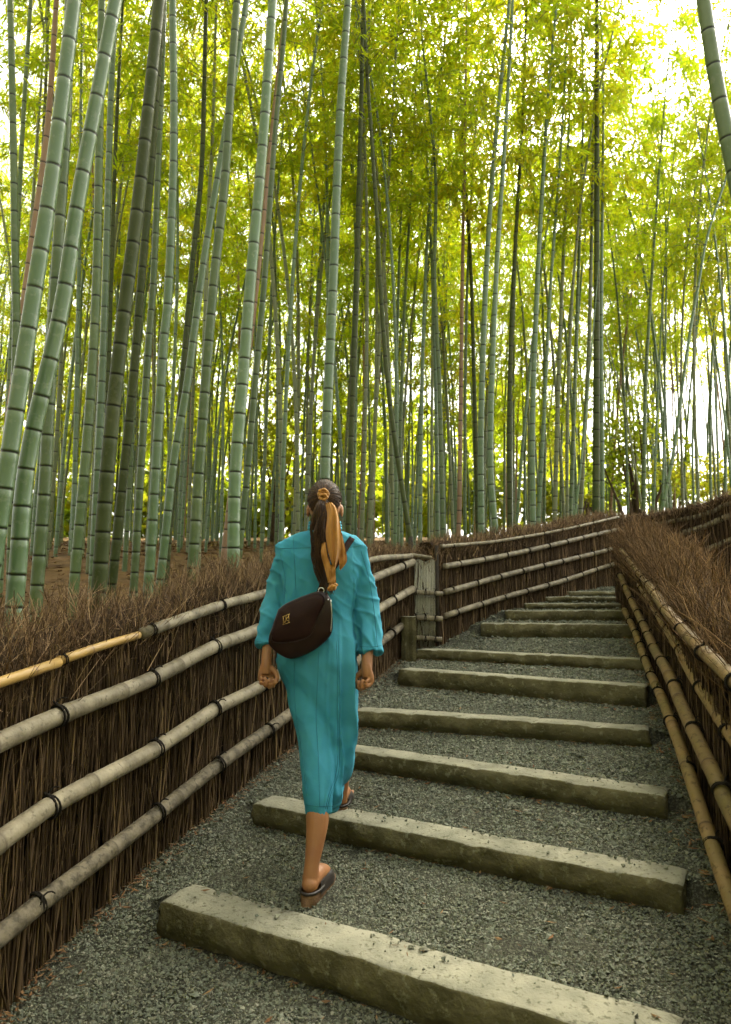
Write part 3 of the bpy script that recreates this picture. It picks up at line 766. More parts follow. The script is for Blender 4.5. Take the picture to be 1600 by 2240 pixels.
x = NR.uniform(-9, 5, n); y = NR.uniform(3, 20, n); keep = (x < side_left(np.clip(y, -.8, 9.4)) - .3) | (y > 10); x, y = x[keep], y[keep]
mb = MB(); litter(len(x), (x, y, terrain(x, y) + .05), .15, mb)
tag(mb.build('forest_litter', M['litter'], shade=False), 'dry bamboo leaves covering the soil of the grove', 'leaves', kind='stuff')

# ------------------------------------------------------------------ bamboo
def culm_rings(P, r0, gap0, seed, sides, mb, mat=0, thin_top=.80):
    """jointed culm along a polyline: raised rings, a dark groove (mark 1) and a waxy bloom (mark -1) at every node"""
    P = np.asarray(P, float); D = np.concatenate([[0], np.cumsum(np.linalg.norm(np.diff(P, axis=0), axis=1))]); L = D[-1]
    rr = random.Random(seed); s = rr.uniform(.05, .2); S, A, K = [0.0], [0.0], [1.0]; nodes = []
    while s < L - .15:
        g = gap0 * (1 + .55 * min(1, s / 5.0)) * rr.uniform(.92, 1.08)
        nodes.append(s)
        w = -rr.uniform(.2, .6)
        for ds, k, a in ((-.06, 1, 0), (-.013, 1.0, w), (-.010, .975, 1), (.001, .98, 1), (.005, 1.035, .5), (.016, 1.0, .05)):
            S.append(s + ds); A.append(a); K.append(k)
        s += g
    S.append(L); A.append(0); K.append(.6)
    S, A, K = np.array(S), np.array(A), np.array(K); o = np.argsort(S, kind='stable'); S, A, K = S[o], A[o], K[o]
    Q = np.stack([np.interp(S, D, P[:, k]) for k in range(3)], 1)
    tubes(Q, r0 * K * (1 - thin_top * (S / L) ** 1.25), sides, True, A, mb=mb, mat=mat)
    return nodes, D, P
def leaves(c, d, ln, mb, mat=0):
    """drooping lance-shaped leaves folded along the midrib"""
    n = len(c)
    d = d / (np.linalg.norm(d, axis=1, keepdims=True) + 1e-9)
    up = NR.normal(0, .6, (n, 3)) + np.array([0, 0, 1.0]); s = np.cross(d, up); s /= np.linalg.norm(s, axis=1, keepdims=True) + 1e-9
    nn = np.cross(s, d); l = ln[:, None]; w = l * NR.uniform(.075, .11, n)[:, None]
    V = np.stack([c, c + d * l * .4 + s * w + nn * w * .25, c + d * l - nn * l * .10, c + d * l * .4 - s * w + nn * w * .25], 1)
    k = np.arange(n)[:, None] * 4
    mb.add(V.reshape(-1, 3), np.concatenate([k + np.array([[0, 1, 2, 3]])]), mat)
def crown(nodes, D, P, start, mb, per=34, size=.15, spread=1.0, seed=0, top_only=False):
    L = D[-1]; use = [s for s in nodes if s > start * L]
    C, Dr, B, Br = [], [], [], []
    az = NR.uniform(0, 6.28)
    for s in use:
        u = (s / L - start) / (1 - start)
        p = np.array([np.interp(s, D, P[:, k]) for k in range(3)])
        az += 2.4 + NR.normal(0, .5)
        for q in range(2):
            if NR.random() < .12: continue
            a = az + q * NR.uniform(.5, 1.1); ln = (1.45 * (1 - .62 * u) * NR.uniform(.6, 1.15)) * spread * (.75 if u < .15 else 1)
            el = NR.uniform(.35, .8); h = np.array([math.cos(a), math.sin(a), 0])
            t = np.linspace(0, 1, 5)[:, None]
            path = p + h * ln * math.cos(el) * t + np.array([0, 0, 1]) * (ln * math.sin(el) * t - .42 * ln * t ** 2)
            B.append(path); Br.append(np.linspace(.007, .002, 5) * (1 - .5 * u))
            nb = max(3, int(per * NR.uniform(.55, 1.3) / 5))
            tt = NR.uniform(.22, 1.05, nb)
            for v in tt:                                     # a leafy spray hangs from each side twig
                o = np.array([np.interp(v, t[:, 0], path[:, k]) for k in range(3)])
                dd = h * NR.uniform(.2, 1) + NR.normal(0, .55, 3); dd[2] = NR.normal(-.1, .35)
                sl = NR.uniform(.12, .42) * spread
                m = 5 + int(NR.integers(0, 3)); w = NR.uniform(.15, 1, m)[:, None]
                pos = o + dd * sl * w + np.array([0, 0, -.25]) * sl * w ** 2 + NR.normal(0, .02, (m, 3))
                C.append(pos); e = dd * .8 + NR.normal(0, .75, (m, 3)); e[:, 2] -= NR.uniform(.15, .8, m); Dr.append(e)
    if not C: return
    C = np.concatenate(C); Dr = np.concatenate(Dr)
    leaves(C, Dr, size * NR.uniform(.65, 1.25, len(C)), mb, 0)
    tubes(np.stack(B), np.stack(Br), 3, False, mb=mb, mat=1)

def extend(Q, L, rng, down_to=True):
    """carry a surveyed culm (listed from top to foot) down into the soil and up to its full length"""
    Q = [np.array(q) for q in Q][::-1]                       # foot first
    g = Q[0]; d = (Q[0] - Q[1]); d /= np.linalg.norm(d)
    if d[2] > -.5: d = np.array([0, 0, -1.0])
    pts = []
    zt = float(terrain(g[0], g[1]))
    if g[2] > zt - .1:
        steps_ = (g[2] - (zt - .15)) / -d[2]
        for f in (1, .66, .33): pts.append(g + d * steps_ * f)
    pts += Q
    S = spline(np.array(pts), 40)
    cur = np.sum(np.linalg.norm(np.diff(S, axis=0), axis=1))
    d = S[-1] - S[-6]; d /= np.linalg.norm(d); p = S[-1]; out = [p]
    bend = np.array([rng.uniform(-.02, .02), rng.uniform(-.03, .03), 0])
    while cur < L:
        d = d + bend * .5; d /= np.linalg.norm(d); bend = bend * 1.10; p = p + d * .4; out.append(p); cur += .4
    return np.vstack([S, np.array(out[1:])]) if len(out) > 1 else S

# culms one can single out: sight-line points from top to foot, distance, diameter, colour, label
CUL = [
 ([(163, 0), (118, 360), (69, 680), (20, 1000)], 4.4, .115, 'pale', 'thickest pale green bamboo culm at the far left, leaving the frame at its foot'),
 ([(253, 0), (176, 412), (134, 680), (62, 1000), (40, 1240)], 4.6, .116, 'pale', 'thick pale bamboo culm just right of the thickest one at the far left'),
 ([(349, 0), (308, 400), (270, 700), (238, 1000), (222, 1220)], 5.3, .118, 'dark', 'dark olive thick bamboo culm standing among the paler left culms'),
 ([(124, 0), (104, 280), (66, 560), (40, 760)], 7.6, .085, 'brown', 'brown dead bamboo culm behind the two thick culms at the far left'),
 ([(23, 0), (29, 280), (34, 560), (36, 720), (30, 1000)], 6.6, .085, 'green', 'upright green bamboo culm at the left edge of the picture'),
 ([(68, 0), (50, 280), (36, 560)], 8.2, .078, 'green', 'thin bamboo culm crossing the upright one at the left edge'),
 ([(150, 100), (145, 280), (129, 520), (112, 800), (100, 1040), (88, 1200)], 5.6, .105, 'green', 'green bamboo culm half hidden between the two thick left culms'),
 ([(222, 60), (217, 360), (211, 640), (196, 900), (177, 1120), (168, 1220)], 6.6, .098, 'green', 'green bamboo culm just left of the dark olive one'),
 ([(250, 60), (242, 240), (232, 600), (225, 800), (214, 1040)], 7.5, .09, 'pale', 'slim pale culm with short joints left of the dark olive one'),
 ([(268, 30), (254, 300), (243, 620), (235, 900)], 9.0, .08, 'dark', 'thin dark culm behind the slim pale left culms'),
 ([(351, 80), (332, 350), (311, 600), (290, 850), (262, 1120)], 6.9, .095, 'dark', 'second dark culm leaning close behind the dark olive one'),
 ([(353, 200), (337, 600), (328, 720), (316, 900), (303, 1120)], 7.6, .088, 'green', 'green culm to the right of the two dark left culms'),
 ([(378, 0), (381, 320), (369, 640), (358, 760), (336, 1120), (328, 1240)], 6.4, .095, 'pale', 'pale green culm with a slight bow left of the woman'),
 ([(450, 60), (442, 360), (423, 560), (402, 800), (372, 1150)], 8.6, .085, 'dark', 'dark culm leaning right behind the bowed pale culm'),
 ([(474, 0), (466, 280), (456, 480), (450, 680)], 9.4, .078, 'olive', 'thin short-jointed culm in the middle of the left stand'),
 ([(540, 0), (488, 320), (448, 560), (410, 840), (382, 1000), (358, 1210)], 6.9, .085, 'pale', 'most strongly leaning pale culm left of the woman'),
 ([(505, 200), (492, 400), (466, 640), (438, 1000), (424, 1210)], 6.6, .105, 'green', 'straight green culm right of the most strongly leaning pale one'),
 ([(597, 0), (575, 320), (550, 600), (534, 800), (515, 1040), (511, 1240)], 6.2, .118, 'pale', 'thick pale green culm with a bright edge nearest the woman on her left'),
 ([(627, 0), (592, 320), (560, 640), (520, 960), (492, 1200)], 8.4, .08, 'brown', 'pinkish brown culm leaning behind the thick pale culm left of the woman'),
 ([(618, 120), (600, 320), (580, 600), (562, 800), (541, 1040), (524, 1200)], 7.4, .078, 'green', 'slim green culm touching the right side of the thick pale one by the woman'),
 ([(762, 0), (744, 260), (730, 600), (721, 800), (712, 1006), (709, 1150)], 7.3, .118, 'pale', 'tall pale culm with black rings rising right above the woman\'s head'),
 ([(795, 0), (790, 250), (780, 600), (770, 912), (764, 1100)], 8.8, .085, 'dark', 'dark straight culm just right of the one above the woman\'s head'),
 ([(796, 0), (803, 150), (825, 470), (831, 600), (847, 820), (866, 975), (893, 1147)], 8.6, .07, 'dark', 'dark culm slanting down to the right towards the corner post'),
 ([(880, 420), (872, 630), (866, 912), (862, 1120)], 12.5, .075, 'pale', 'thin pale upright culm right of the slanting dark one'),
 ([(905, 300), (900, 406), (884, 694), (878, 880), (872, 1120)], 11.8, .07, 'green', 'thin culm closing in on the slanting one from the right'),
 ([(918, 0), (925, 94), (953, 375), (951, 600), (962, 850), (968, 1090)], 10.5, .078, 'green', 'green culm above the left end of the far fence'),
 ([(1021, 0), (1017, 344), (1012, 600), (1006, 1070), (1004, 1150)], 11.0, .082, 'brown', 'brown dead culm standing behind the far fence'),
 ([(1020, 420), (1031, 600), (1037, 820), (1042, 1000), (1046, 1150)], 11.5, .085, 'dark', 'dark culm right beside the brown one behind the far fence'),
 ([(1115, 0), (1084, 310), (1064, 600), (1053, 912), (1053, 1150)], 9.6, .10, 'pale', 'left one of two pale culms standing close together behind the far fence'),
 ([(1122, 0), (1107, 275), (1086, 600), (1073, 975), (1084, 1160)], 9.2, .09, 'pale', 'right one of two pale culms standing close together behind the far fence'),
 ([(1152, 0), (1146, 206), (1129, 515), (1120, 700), (1114, 937), (1116, 1150)], 10.4, .085, 'dark', 'dark culm right of the two close pale culms'),
 ([(1218, 0), (1198, 240), (1181, 515), (1172, 712), (1165, 937), (1167, 1150)], 10.0, .095, 'pale', 'pale culm with a light right edge in the middle of the far fence'),
 ([(1222, 400), (1204, 637), (1187, 975), (1178, 1140)], 10.6, .072, 'pale', 'slim culm leaning right behind the pale culm over the middle of the far fence'),
 ([(1240, 400), (1225, 750), (1217, 1012), (1214, 1140)], 11.4, .088, 'olive', 'olive culm between the slim leaning culm and the thick cluster'),
 ([(1275, 300), (1262, 712), (1251, 1050), (1248, 1130)], 11.4, .078, 'green', 'green culm just left of the dense cluster over the far fence'),
 ([(1300, 250), (1289, 750), (1277, 980), (1270, 1120)], 11.0, .085, 'olive', 'olive culm forming the left side of the dense cluster'),
 ([(1306, 150), (1306, 600), (1305, 900), (1304, 1120)], 10.2, .12, 'dark', 'thick dark upright culm in the dense cluster over the far fence'),
 ([(1320, 300), (1316, 700), (1318, 1000), (1318, 1110)], 10.6, .07, 'pale', 'thin pale culm along the right side of the dense cluster'),
 ([(1300, 700), (1277, 960), (1258, 1130)], 10.0, .045, 'pale', 'very thin pale cane slanting across the dense cluster'),
 ([(1442, 378), (1424, 637), (1412, 862), (1409, 1090)], 12.0, .075, 'green', 'slim culm above the near end of the right fence'),
 ([(1592, 380), (1548, 515), (1529, 619), (1506, 750), (1476, 975), (1454, 1090)], 11.2, .062, 'pale', 'thin curved pale culm leaning far right against the white sky'),
 ([(1458, 600), (1456, 760), (1452, 1000), (1450, 1090)], 13.0, .05, 'pale', 'thin upright culm left of the curved one against the sky'),
 ([(1448, 690), (1440, 850), (1431, 1090)], 13.0, .05, 'pale', 'thin culm standing close to the slim culm near the right fence end'),
 ([(1524, 700), (1521, 790), (1515, 975), (1518, 1085)], 13.5, .05, 'pale', 'last thin upright culm before the open sky on the right'),
 ([(1541, 955), (1532, 1020), (1525, 1080)], 12.5, .035, 'pale', 'short thin cane at the far right below the open sky'),
 ([(1330, 750), (1368, 900), (1396, 1060)], 12.4, .045, 'olive', 'thin cane slanting down to the right of the dense cluster'),
 ([(1539, 0), (1566, 172), (1597, 330), (1622, 460), (1660, 700), (1700, 1000)], 5.2, .135, 'green', 'thick green culm leaning in from the top right corner'),
]
CANE_LEN = {38: 5.0, 44: 2.4, 45: 5.5}
for k, (pts, Yd, dia, kind, label) in enumerate(CUL):
    rng = random.Random(100 + k)
    Q = [at(a, b, Yd) for a, b in pts]
    L = CANE_LEN.get(k, 10.5 + 30 * dia * rng.uniform(.8, 1.1))
    P = extend(Q, L, rng)
    top = thing('bamboo', label, 'bamboo', tuple(P[0]), 'tall bamboo of the grove')
    mb = MB(); nodes, D, PP = culm_rings(P, dia / 2, (.21 if dia > .07 else .26), k, 14 if Yd < 8 else 8, mb, thin_top=.62 if Yd < 9 else .84)
    mb.build('culm', CULM[kind], top)
    if k not in CANE_LEN:
        mb = MB(); crown(nodes, D, PP, .56 if Yd < 9 else .44, mb, per=28 if Yd < 9 else 48, size=.15 if Yd < 9 else .17)
        if mb.n: mb.build('crown', [M['leaf'], M['branch']], top, shade=False)

# the rest of the grove: six grown forms, shared by many culms
FORMS = []
for v in range(8):
    rng = random.Random(900 + v); L = rng.uniform(10.5, 14); pts = [np.zeros(3) - np.array([0, 0, .2])]; d = np.array([rng.uniform(-.015, .015), rng.uniform(-.015, .015), 1]); b = np.array([rng.uniform(-.006, .006), rng.uniform(-.006, .006), 0])
    while np.linalg.norm(pts[-1]) < L:
        d = d + b; b = b * 1.07; d /= np.linalg.norm(d); pts.append(pts[-1] + d * .45)
    P = np.array(pts)
    mb = MB(); nodes, D, PP = culm_rings(P, .034, .27, v, 10, mb, thin_top=.7)
    me = mb.mesh('culm', CULM['green'])
    st = rng.uniform(.40, .48) if v < 5 else rng.uniform(.20, .28)
    mc = MB(); crown(nodes, D, PP, st, mc, per=54, size=.175, spread=1.12)
    ml = MB(); crown(nodes, D, PP, st, ml, per=18, size=.25, spread=1.12); mb2 = MB(); tubes(PP, .036 * (1 - .7 * (D / D[-1]) ** 1.25), 6, True, mb=mb2)
    FORMS.append((me, mc.mesh('crown', [M['leaf'], M['branch']], False), mb2, ml))
MARKS = [(0, 'the left picture edge'), (62, 'the two thickest left culms'), (238, 'the dark olive culm'), (345, 'the bowed pale culm'), (438, 'the most strongly leaning pale culm'), (520, 'the thick pale culm beside the woman'),
         (712, 'the culm above the woman\'s head'), (868, 'the slanting dark culm'), (1006, 'the brown dead culm behind the far fence'), (1062, 'the two close pale culms'), (1165, 'the pale light-edged culm over the far fence'),
         (1305, 'the thick dark culm of the dense cluster'), (1412, 'the slim culm above the right fence'), (1476, 'the thin curved pale culm')]
NTH = ['first', 'second', 'third', 'fourth', 'fifth', 'sixth', 'seventh', 'eighth', 'ninth', 'tenth'] + [str(n) + 'th' for n in range(11, 40)]
TONE = {'green': 'green', 'pale': 'pale', 'olive': 'olive', 'brown': 'brown dead', 'dark': 'dark'}
GROWN = []
def label_grown():
    """tell the background culms apart by counting from the nearest singular culm on their left"""
    rows = {}
    for t, kind in GROWN:
        p = t.location; d = p.y * CP + (p.z + 1.5 - EYE) * SP; px = 800 + FPX * (p.x + .02) / d
        k = max([i for i, m in enumerate(MARKS) if m[0] <= px] or [0]); rows.setdefault(k, []).append((px, t, kind))
    for k, lst in rows.items():
        for n, (px, t, kind) in enumerate(sorted(lst, key=lambda v: v[0])):
            t['label'] = 'slender %s bamboo, %s right of %s' % (TONE[kind], NTH[n], MARKS[k][1])
def grow(x, y, kind, rz, tilt, sc, where, form):
    lab, grp = 'slender bamboo farther back', {'left': 'slender bamboo behind the left fence', 'mid': 'slender bamboo behind the far fence', 'right': 'slender bamboo on the right'}[where]
    me, cm, _, _ = FORMS[form]
    t = thing('bamboo', lab, 'bamboo', (x, y, float(terrain(x, y))), grp)
    from mathutils import Euler
    t.rotation_euler = (Euler((tilt[0], tilt[1], 0)).to_matrix() @ Euler((0, 0, rz)).to_matrix()).to_euler(); t.scale = (sc, sc, sc)
    GROWN.append((t, kind))
    for nm, data in (('culm', me), ('crown', cm)):
        o = bpy.data.objects.new(nm, data); COL.objects.link(o); o.parent = t
        if nm == 'culm': o.material_slots[0].link = 'OBJECT'; o.material_slots[0].material = CULM[kind]
spots = [(float(q.x), float(q.y)) for q in [at(c[0][-1][0], c[0][-1][1], c[1]) for c in CUL]]
cnt = 0; tries = 0
while cnt < 235 and tries < 6000:
    tries += 1
    y = 9.2 + 19 * R.random(); u = R.uniform(-.57, .58); x = u * y
    if y < 9.6 and x > float(side_left(np.array(min(y, 9.4)))) - .7: continue
    if u > .345 and y < 11.5: continue
    if u > .41 and y < 13: continue
    if any((x - a) ** 2 + (y - b) ** 2 < (.30 if y < 12 else .42) ** 2 for a, b in spots): continue
    spots.append((x, y)); cnt += 1
    kind = R.choices(('green', 'pale', 'olive', 'brown', 'dark'), (3, 6, 5, .8, .2))[0]
    grow(x, y, kind, R.uniform(0, 6.28), (R.gauss(0, .03), R.gauss(.02, .025)), R.uniform(.85, 1.15), 'right' if u > .36 else ('mid' if u > .08 else 'left'), R.randrange(5) if (y < 15 or u > .36) else R.randrange(2, 8))

for k in range(14):                                          # crowns filling the upper right
    for _ in range(40):
        y = R.uniform(11.8, 17); u = R.uniform(.43, .58); x = u * y
        if all((x - a) ** 2 + (y - b) ** 2 > .5 for a, b in spots): break
    spots.append((x, y)); grow(x, y, R.choice(('pale', 'pale', 'olive')), R.uniform(0, 6.28), (R.gauss(0, .02), R.gauss(.0, .03)), R.uniform(.8, 1.05), 'right', R.randrange(5))
label_grown()

def mass(spec, name, label, mats, cl=True):
    """many culms and crowns that read as one mass"""
    mb = MB()
    for (x, y, sc, rz, f) in spec:
        _, _, a, b = FORMS[f]
        c, s = math.cos(rz), math.sin(rz); Rm = np.array([[c, -s, 0], [s, c, 0], [0, 0, 1]]) * sc; off = np.array([x, y, float(terrain(x, y))])
        for src, mi in ((a, 2), (b, None)):
            V = np.concatenate(src.v) @ Rm.T + off; n0 = mb.n
            mb.v.append(V); mb.a.append(np.concatenate(src.a)); mb.n += len(V)
            for f_, m_ in zip(src.f, src.m): mb.f.append(f_ + n0); mb.m.append((m_[0], mi if mi is not None else m_[1]))
    tag(mb.build(name, mats, shade=False), label, 'bamboo', kind='stuff')
spec = []
for k in range(110):
    y = R.uniform(18, 29); x = R.uniform(-.60, .44) * y; spec.append((x, y, R.uniform(.9, 1.2), R.uniform(0, 6.28), R.randrange(0, 6)))
mass(spec, 'distant_bamboo', 'far bamboo merging into one yellow green mass behind the grove', [M['leaf'], M['branch'], CULM['pale']])
spec = []  # out-of-view bamboo, put in to hold back light from behind and left
for k in range(95):
    while True:
        x, y = R.uniform(-17, 10), R.uniform(-12, 15)
        if (x < -2.8 or x > 3.2 or y < -2.5) and (y < 1 or x < -.68 * y - .8) and not (x > 1 and y > -1.5): break
    spec.append((x, y, R.uniform(.9, 1.15), R.uniform(0, 6.28), R.randrange(6)))
mass(spec, 'bamboo_thicket', 'unseen bamboo thicket round the viewpoint, added to shade the scene', [M['leaf'], M['branch'], CULM['green']])

# unseen bank of loose leaves, added to cut low light from behind
mb = MB(); n = 15000
an = NR.uniform(math.radians(178), math.radians(372), n); rad_ = NR.uniform(6.5, 11.5, n); hz = NR.uniform(0, 1, n) ** .8 * (5.5 + 2 * np.sin(an * 7))
p = np.stack([np.cos(an) * rad_, np.sin(an) * rad_ + 1.0, hz], 1); p[:, 2] += terrain(0, p[:, 1])
e = NR.normal(0, 1, (n, 3)); e /= np.linalg.norm(e, axis=1, keepdims=True); s = np.cross(e, NR.normal(0, 1, (n, 3))); s /= np.linalg.norm(s, axis=1, keepdims=True)
l = NR.uniform(.22, .45, n)[:, None]
V = np.stack([p, p + e * l * .5 + s * l * .3, p + e * l, p + e * l * .5 - s * l * .3], 1)
mb.add(V.reshape(-1, 3), np.array([[0, 1, 2, 3]]) + (np.arange(n) * 4)[:, None])
tag(mb.build('shade_foliage', M['leaf_shrub'], shade=False), 'unseen leaf bank added behind the viewpoint to block low light', 'shade_foliage', kind='stuff')

# broadleaf trees and shrubs seen between and beyond the culms
def shrub(name, label, cat, c, r, n, size, group, trunk=None):
    base = (c[0], c[1], float(terrain(c[0], c[1])))
    t = thing(name, label, cat, base, group)
    mb = MB(); k = 14; cc = NR.normal(0, .45, (k, 3)) * np.array(r) + np.array(c); rr = NR.uniform(.25, .5, k)
    ix = NR.integers(0, k, n); d = NR.normal(0, 1, (n, 3)); d /= np.linalg.norm(d, axis=1, keepdims=True)
    p = cc[ix] + d * (rr[ix] * NR.uniform(.4, 1, n) ** .5)[:, None] * np.array(r)
    e = d + NR.normal(0, .6, (n, 3))
    e /= np.linalg.norm(e, axis=1, keepdims=True); s = np.cross(e, NR.normal(0, 1, (n, 3))); s /= np.linalg.norm(s, axis=1, keepdims=True) + 1e-9
    l = (size * NR.uniform(.6, 1.3, n))[:, None]; w = l * .32
    V = np.stack([p, p + e * l * .5 + s * w, p + e * l, p + e * l * .5 - s * w], 1)
    mb.add(V.reshape(-1, 3), np.array([[0, 1, 2, 3]]) + (np.arange(n) * 4)[:, None])
    mb.build('crown', M['leaf_shrub'], t, shade=False)
    mb = MB(); b = np.array(base); 
    for q in range(7):
        e = cc[q]; mid = b * .5 + e * .5 + NR.normal(0, .1, 3)
        Q = spline([b + NR.normal(0, .05, 3) * np.array([1, 1, 0]) - np.array([0, 0, .1]), mid, e], 9); tubes(Q, np.linspace(.05, .015, 9) * (trunk or 1), 6, True, mb=mb)
    mb.build('trunk', M['bark'], t)
def sh(px, py, Y, rx, rz, n, size, label, name='shrub', cat='shrub', group='broadleaf greenery behind the grove', tr=1):
    c = at(px, py, Y); shrub(name, label, cat, (c.x, c.y, c.z), (rx, rx * .8, rz), n, size, group, tr)
sh(1385, 1000, 15.5, 1.0, 1.3, 1300, .13, 'dark leafy small tree behind the right end of the far fence', 'tree', 'tree')
sh(1570, 1035, 17, 1.5, .7, 2600, .11, 'low rounded bush at the right edge below the open sky')
sh(1470, 1050, 22, 1.6, .9, 2200, .14, 'loose green bush behind the thin culms on the right')
sh(605, 960, 21, 1.5, 2.0, 2600, .16, 'dark broadleaf tree seen between culms left of the woman\'s head', 'tree', 'tree')
FAR = [(60, 1010, 24, 'behind the left edge of the grove'), (190, 980, 26, 'behind the thick left culms'), (330, 1000, 23, 'behind the dark left culms'), (455, 1000, 25, 'behind the most strongly leaning pale culm'),
       (610, 1040, 24, 'low between the woman and the thick pale culm'), (800, 1040, 25, 'low right of the woman\'s head'), (930, 1010, 27, 'above the corner post'), (1080, 1000, 26, 'behind the two close pale culms'), (1230, 1000, 27, 'behind the middle of the far fence')]
for k, (px, py, Yf, where) in enumerate(FAR):
    sh(px, py, Yf + 10, 3.4, 3.6, 2300, .42, tr=.6, label='bright yellow green tree far ' + where, name='tree', cat='tree')
for k, (px, py, Yf, where) in enumerate([(30, 1110, 21, 'at the left edge'), (150, 1120, 23, 'behind the thick left culms'), (290, 1115, 22, 'right of the dark olive culm'), (420, 1120, 23, 'at the foot of the leaning pale culm'), (560, 1120, 22, 'left of the woman\'s shoulder'),
        (660, 1110, 24, 'close to the woman\'s head'), (810, 1115, 23, 'right of the woman\'s shoulder'), (940, 1110, 24, 'behind the corner post'), (1060, 1100, 23, 'at the foot of the two close pale culms'), (1190, 1095, 24, 'behind the middle of the far fence'), (1300, 1085, 24, 'behind the dense cluster')]):
    sh(px, py, Yf + 9, 2.6, 1.5, 1100, .38, 'low bright bush far ' + where, 'shrub', 'shrub', 'low bushes far behind the grove', .5)
sh(1290, 1090, 11.9, .16, .12, 160, .07, 'small bright leafy sprig at the foot of the dense cluster')

# ------------------------------------------------------------------ the woman
def cloth_mat(name, base, var, rough=.85, weave=900):
    m = mat(name, base, rough, var, 5.0, bump=.2, bscale=24, sheen=.0, spec=.25, detail=6)
    return m
M['skin'] = mat('skin', (0.36, 0.165, 0.065), 0.5, (0.29, 0.125, 0.05), 12, bump=.05, bscale=200)
M['skin'].node_tree.nodes['Principled BSDF'].inputs['Subsurface Weight'].default_value = 0.08
M['skin'].node_tree.nodes['Principled BSDF'].inputs['Subsurface Radius'].default_value = (.01, .004, .002)
M['teal'] = cloth_mat('teal', (0.028, 0.222, 0.315), (0.058, 0.290, 0.390))
M['seam'] = mat('seam', (0.016, 0.15, 0.21), .9)
M['hair'] = mat('hair', (0.030, 0.015, 0.007), .5, spec=.25, island=[(0.016, 0.008, 0.004), (0.04, 0.02, 0.008), (0.10, 0.05, 0.018), (0.025, 0.012, 0.006)])
M['scarf'] = mat('scarf', (0.44, 0.205, 0.032), .75, (0.36, 0.16, 0.03), 14, bump=.15, bscale=60, sheen=.2)
M['leather'] = mat('leather', (0.010, 0.004, 0.003), .36, (0.018, 0.007, 0.005), 18, bump=.12, bscale=260, spec=.25)
M['leather_soft'] = mat('leather_soft', (0.022, 0.008, 0.006), .5, (0.016, 0.006, 0.005), 14, bump=.12, bscale=200, spec=.15)
M['gold'] = mat('gold', (0.60, 0.40, 0.12), .3); M['gold'].node_tree.nodes['Principled BSDF'].inputs['Metallic'].default_value = 1
M['steel'] = mat('steel', (0.62, 0.62, 0.58), .3); M['steel'].node_tree.nodes['Principled BSDF'].inputs['Metallic'].default_value = .8
M['cork'] = mat('cork', (0.20, 0.11, 0.05), .8, (0.13, 0.07, 0.03), 60, bump=.3, bscale=150)
M['shoe'] = mat('shoe', (0.022, 0.016, 0.012), .55)
M['eye'] = mat('eye', (0.6, 0.58, 0.55), .2)

def remesh(mb, voxel, mats, name, parent, smooth_it=4):
    me = mb.mesh(name, mats)
    tmp = bpy.data.objects.new('tmp', me); COL.objects.link(tmp)
    md = tmp.modifiers.new('r', 'REMESH'); md.mode = 'VOXEL'; md.voxel_size = voxel; md.use_smooth_shade = True
    if smooth_it:
        sm = tmp.modifiers.new('s', 'SMOOTH'); sm.iterations = smooth_it; sm.factor = .5
    dg = bpy.context.evaluated_depsgraph_get()
    out = bpy.data.meshes.new_from_object(tmp.evaluated_get(dg))
    bpy.data.objects.remove(tmp); bpy.data.meshes.remove(me)
    out.name = name
    out.materials.clear()
    out.materials.append(mats)
    return link(name, out, parent)
def vec(q): return np.array([q[0], q[1], q[2]], float)
def limb(pts, rad, mb, n=24, sides=16):
    Q = spline([vec(p) for p in pts], n); r = np.interp(np.linspace(0, 1, n), np.linspace(0, 1, len(rad)), rad)
    tubes(Q, r, sides, True, mb=mb)
def rings(rows, mb, ns=48, power=2.4, mat_=0):
    """stack of horizontal superellipse rings: rows of (centre, half width, half depth)"""
    a = np.arange(ns) * 2 * math.pi / ns; c, s = np.cos(a), np.sin(a)
    ex = np.sign(c) * np.abs(c) ** (2 / power); ey = np.sign(s) * np.abs(s) ** (2 / power)
    V = np.array([[(ce[0] + rx * u, ce[1] + ry * v, ce[2]) for u, v in zip(ex, ey)] for ce, rx, ry in rows]); m = len(rows)
    i = np.arange(m - 1)[:, None] * ns; j = np.arange(ns)[None]; j2 = (j + 1) % ns
    f = np.stack([i + j, i + j2, i + ns + j2, i + ns + j], -1).reshape(-1, 4); k0 = mb.n
    mb.add(V.reshape(-1, 3), f, mat_)
    mb.f.append(np.arange(ns)[::-1][None] + k0); mb.m.append((1, mat_)); mb.f.append(np.arange(ns)[None] + (m - 1) * ns + k0); mb.m.append((1, mat_))
def span(xl, xr, py, Y):
    a, b = at(xl, py, Y), at(xr, py, Y); return vec((a + b) / 2), (b.x - a.x) / 2

W = thing('person', 'woman in a teal midi dress seen from behind, climbing the steps', 'person', (-.25, 2.95, 0))
# body: one continuous surface
mb = MB()
HC = vec(at(711, 1108, 3.13))                                # head centre
ellipsoid(HC + (0, -.005, .012), (.073, .090, .098), mb, 28, 20)
ellipsoid(HC + (0, .030, -.050), (.056, .060, .070), mb, 24, 16)              # jaw
ellipsoid(HC + (0, .098, -.030), (.012, .017, .018), mb, 12, 8)              # nose
tubes(np.array([HC + (0, .086, .012), HC + (0, .100, -.024)]), np.array([.009, .012]), 10, True, mb=mb)
for s in (-1, 1):
    ellipsoid(HC + (s * .030, .082, .024), (.022, .010, .007), mb, 12, 8)    # brows
    ellipsoid(HC + (s * .077, .008, -.020), (.009, .018, .030), mb, 14, 10)  # ears
    ellipsoid(HC + (s * .040, .070, -.028), (.020, .018, .016), mb, 12, 8)   # cheeks
ellipsoid(HC + (0, .084, -.066), (.022, .010, .006), mb, 12, 8); ellipsoid(HC + (0, .082, -.076), (.019, .010, .006), mb, 12, 8)   # lips
ellipsoid(HC + (0, .072, -.102), (.024, .020, .018), mb, 12, 8)              # chin
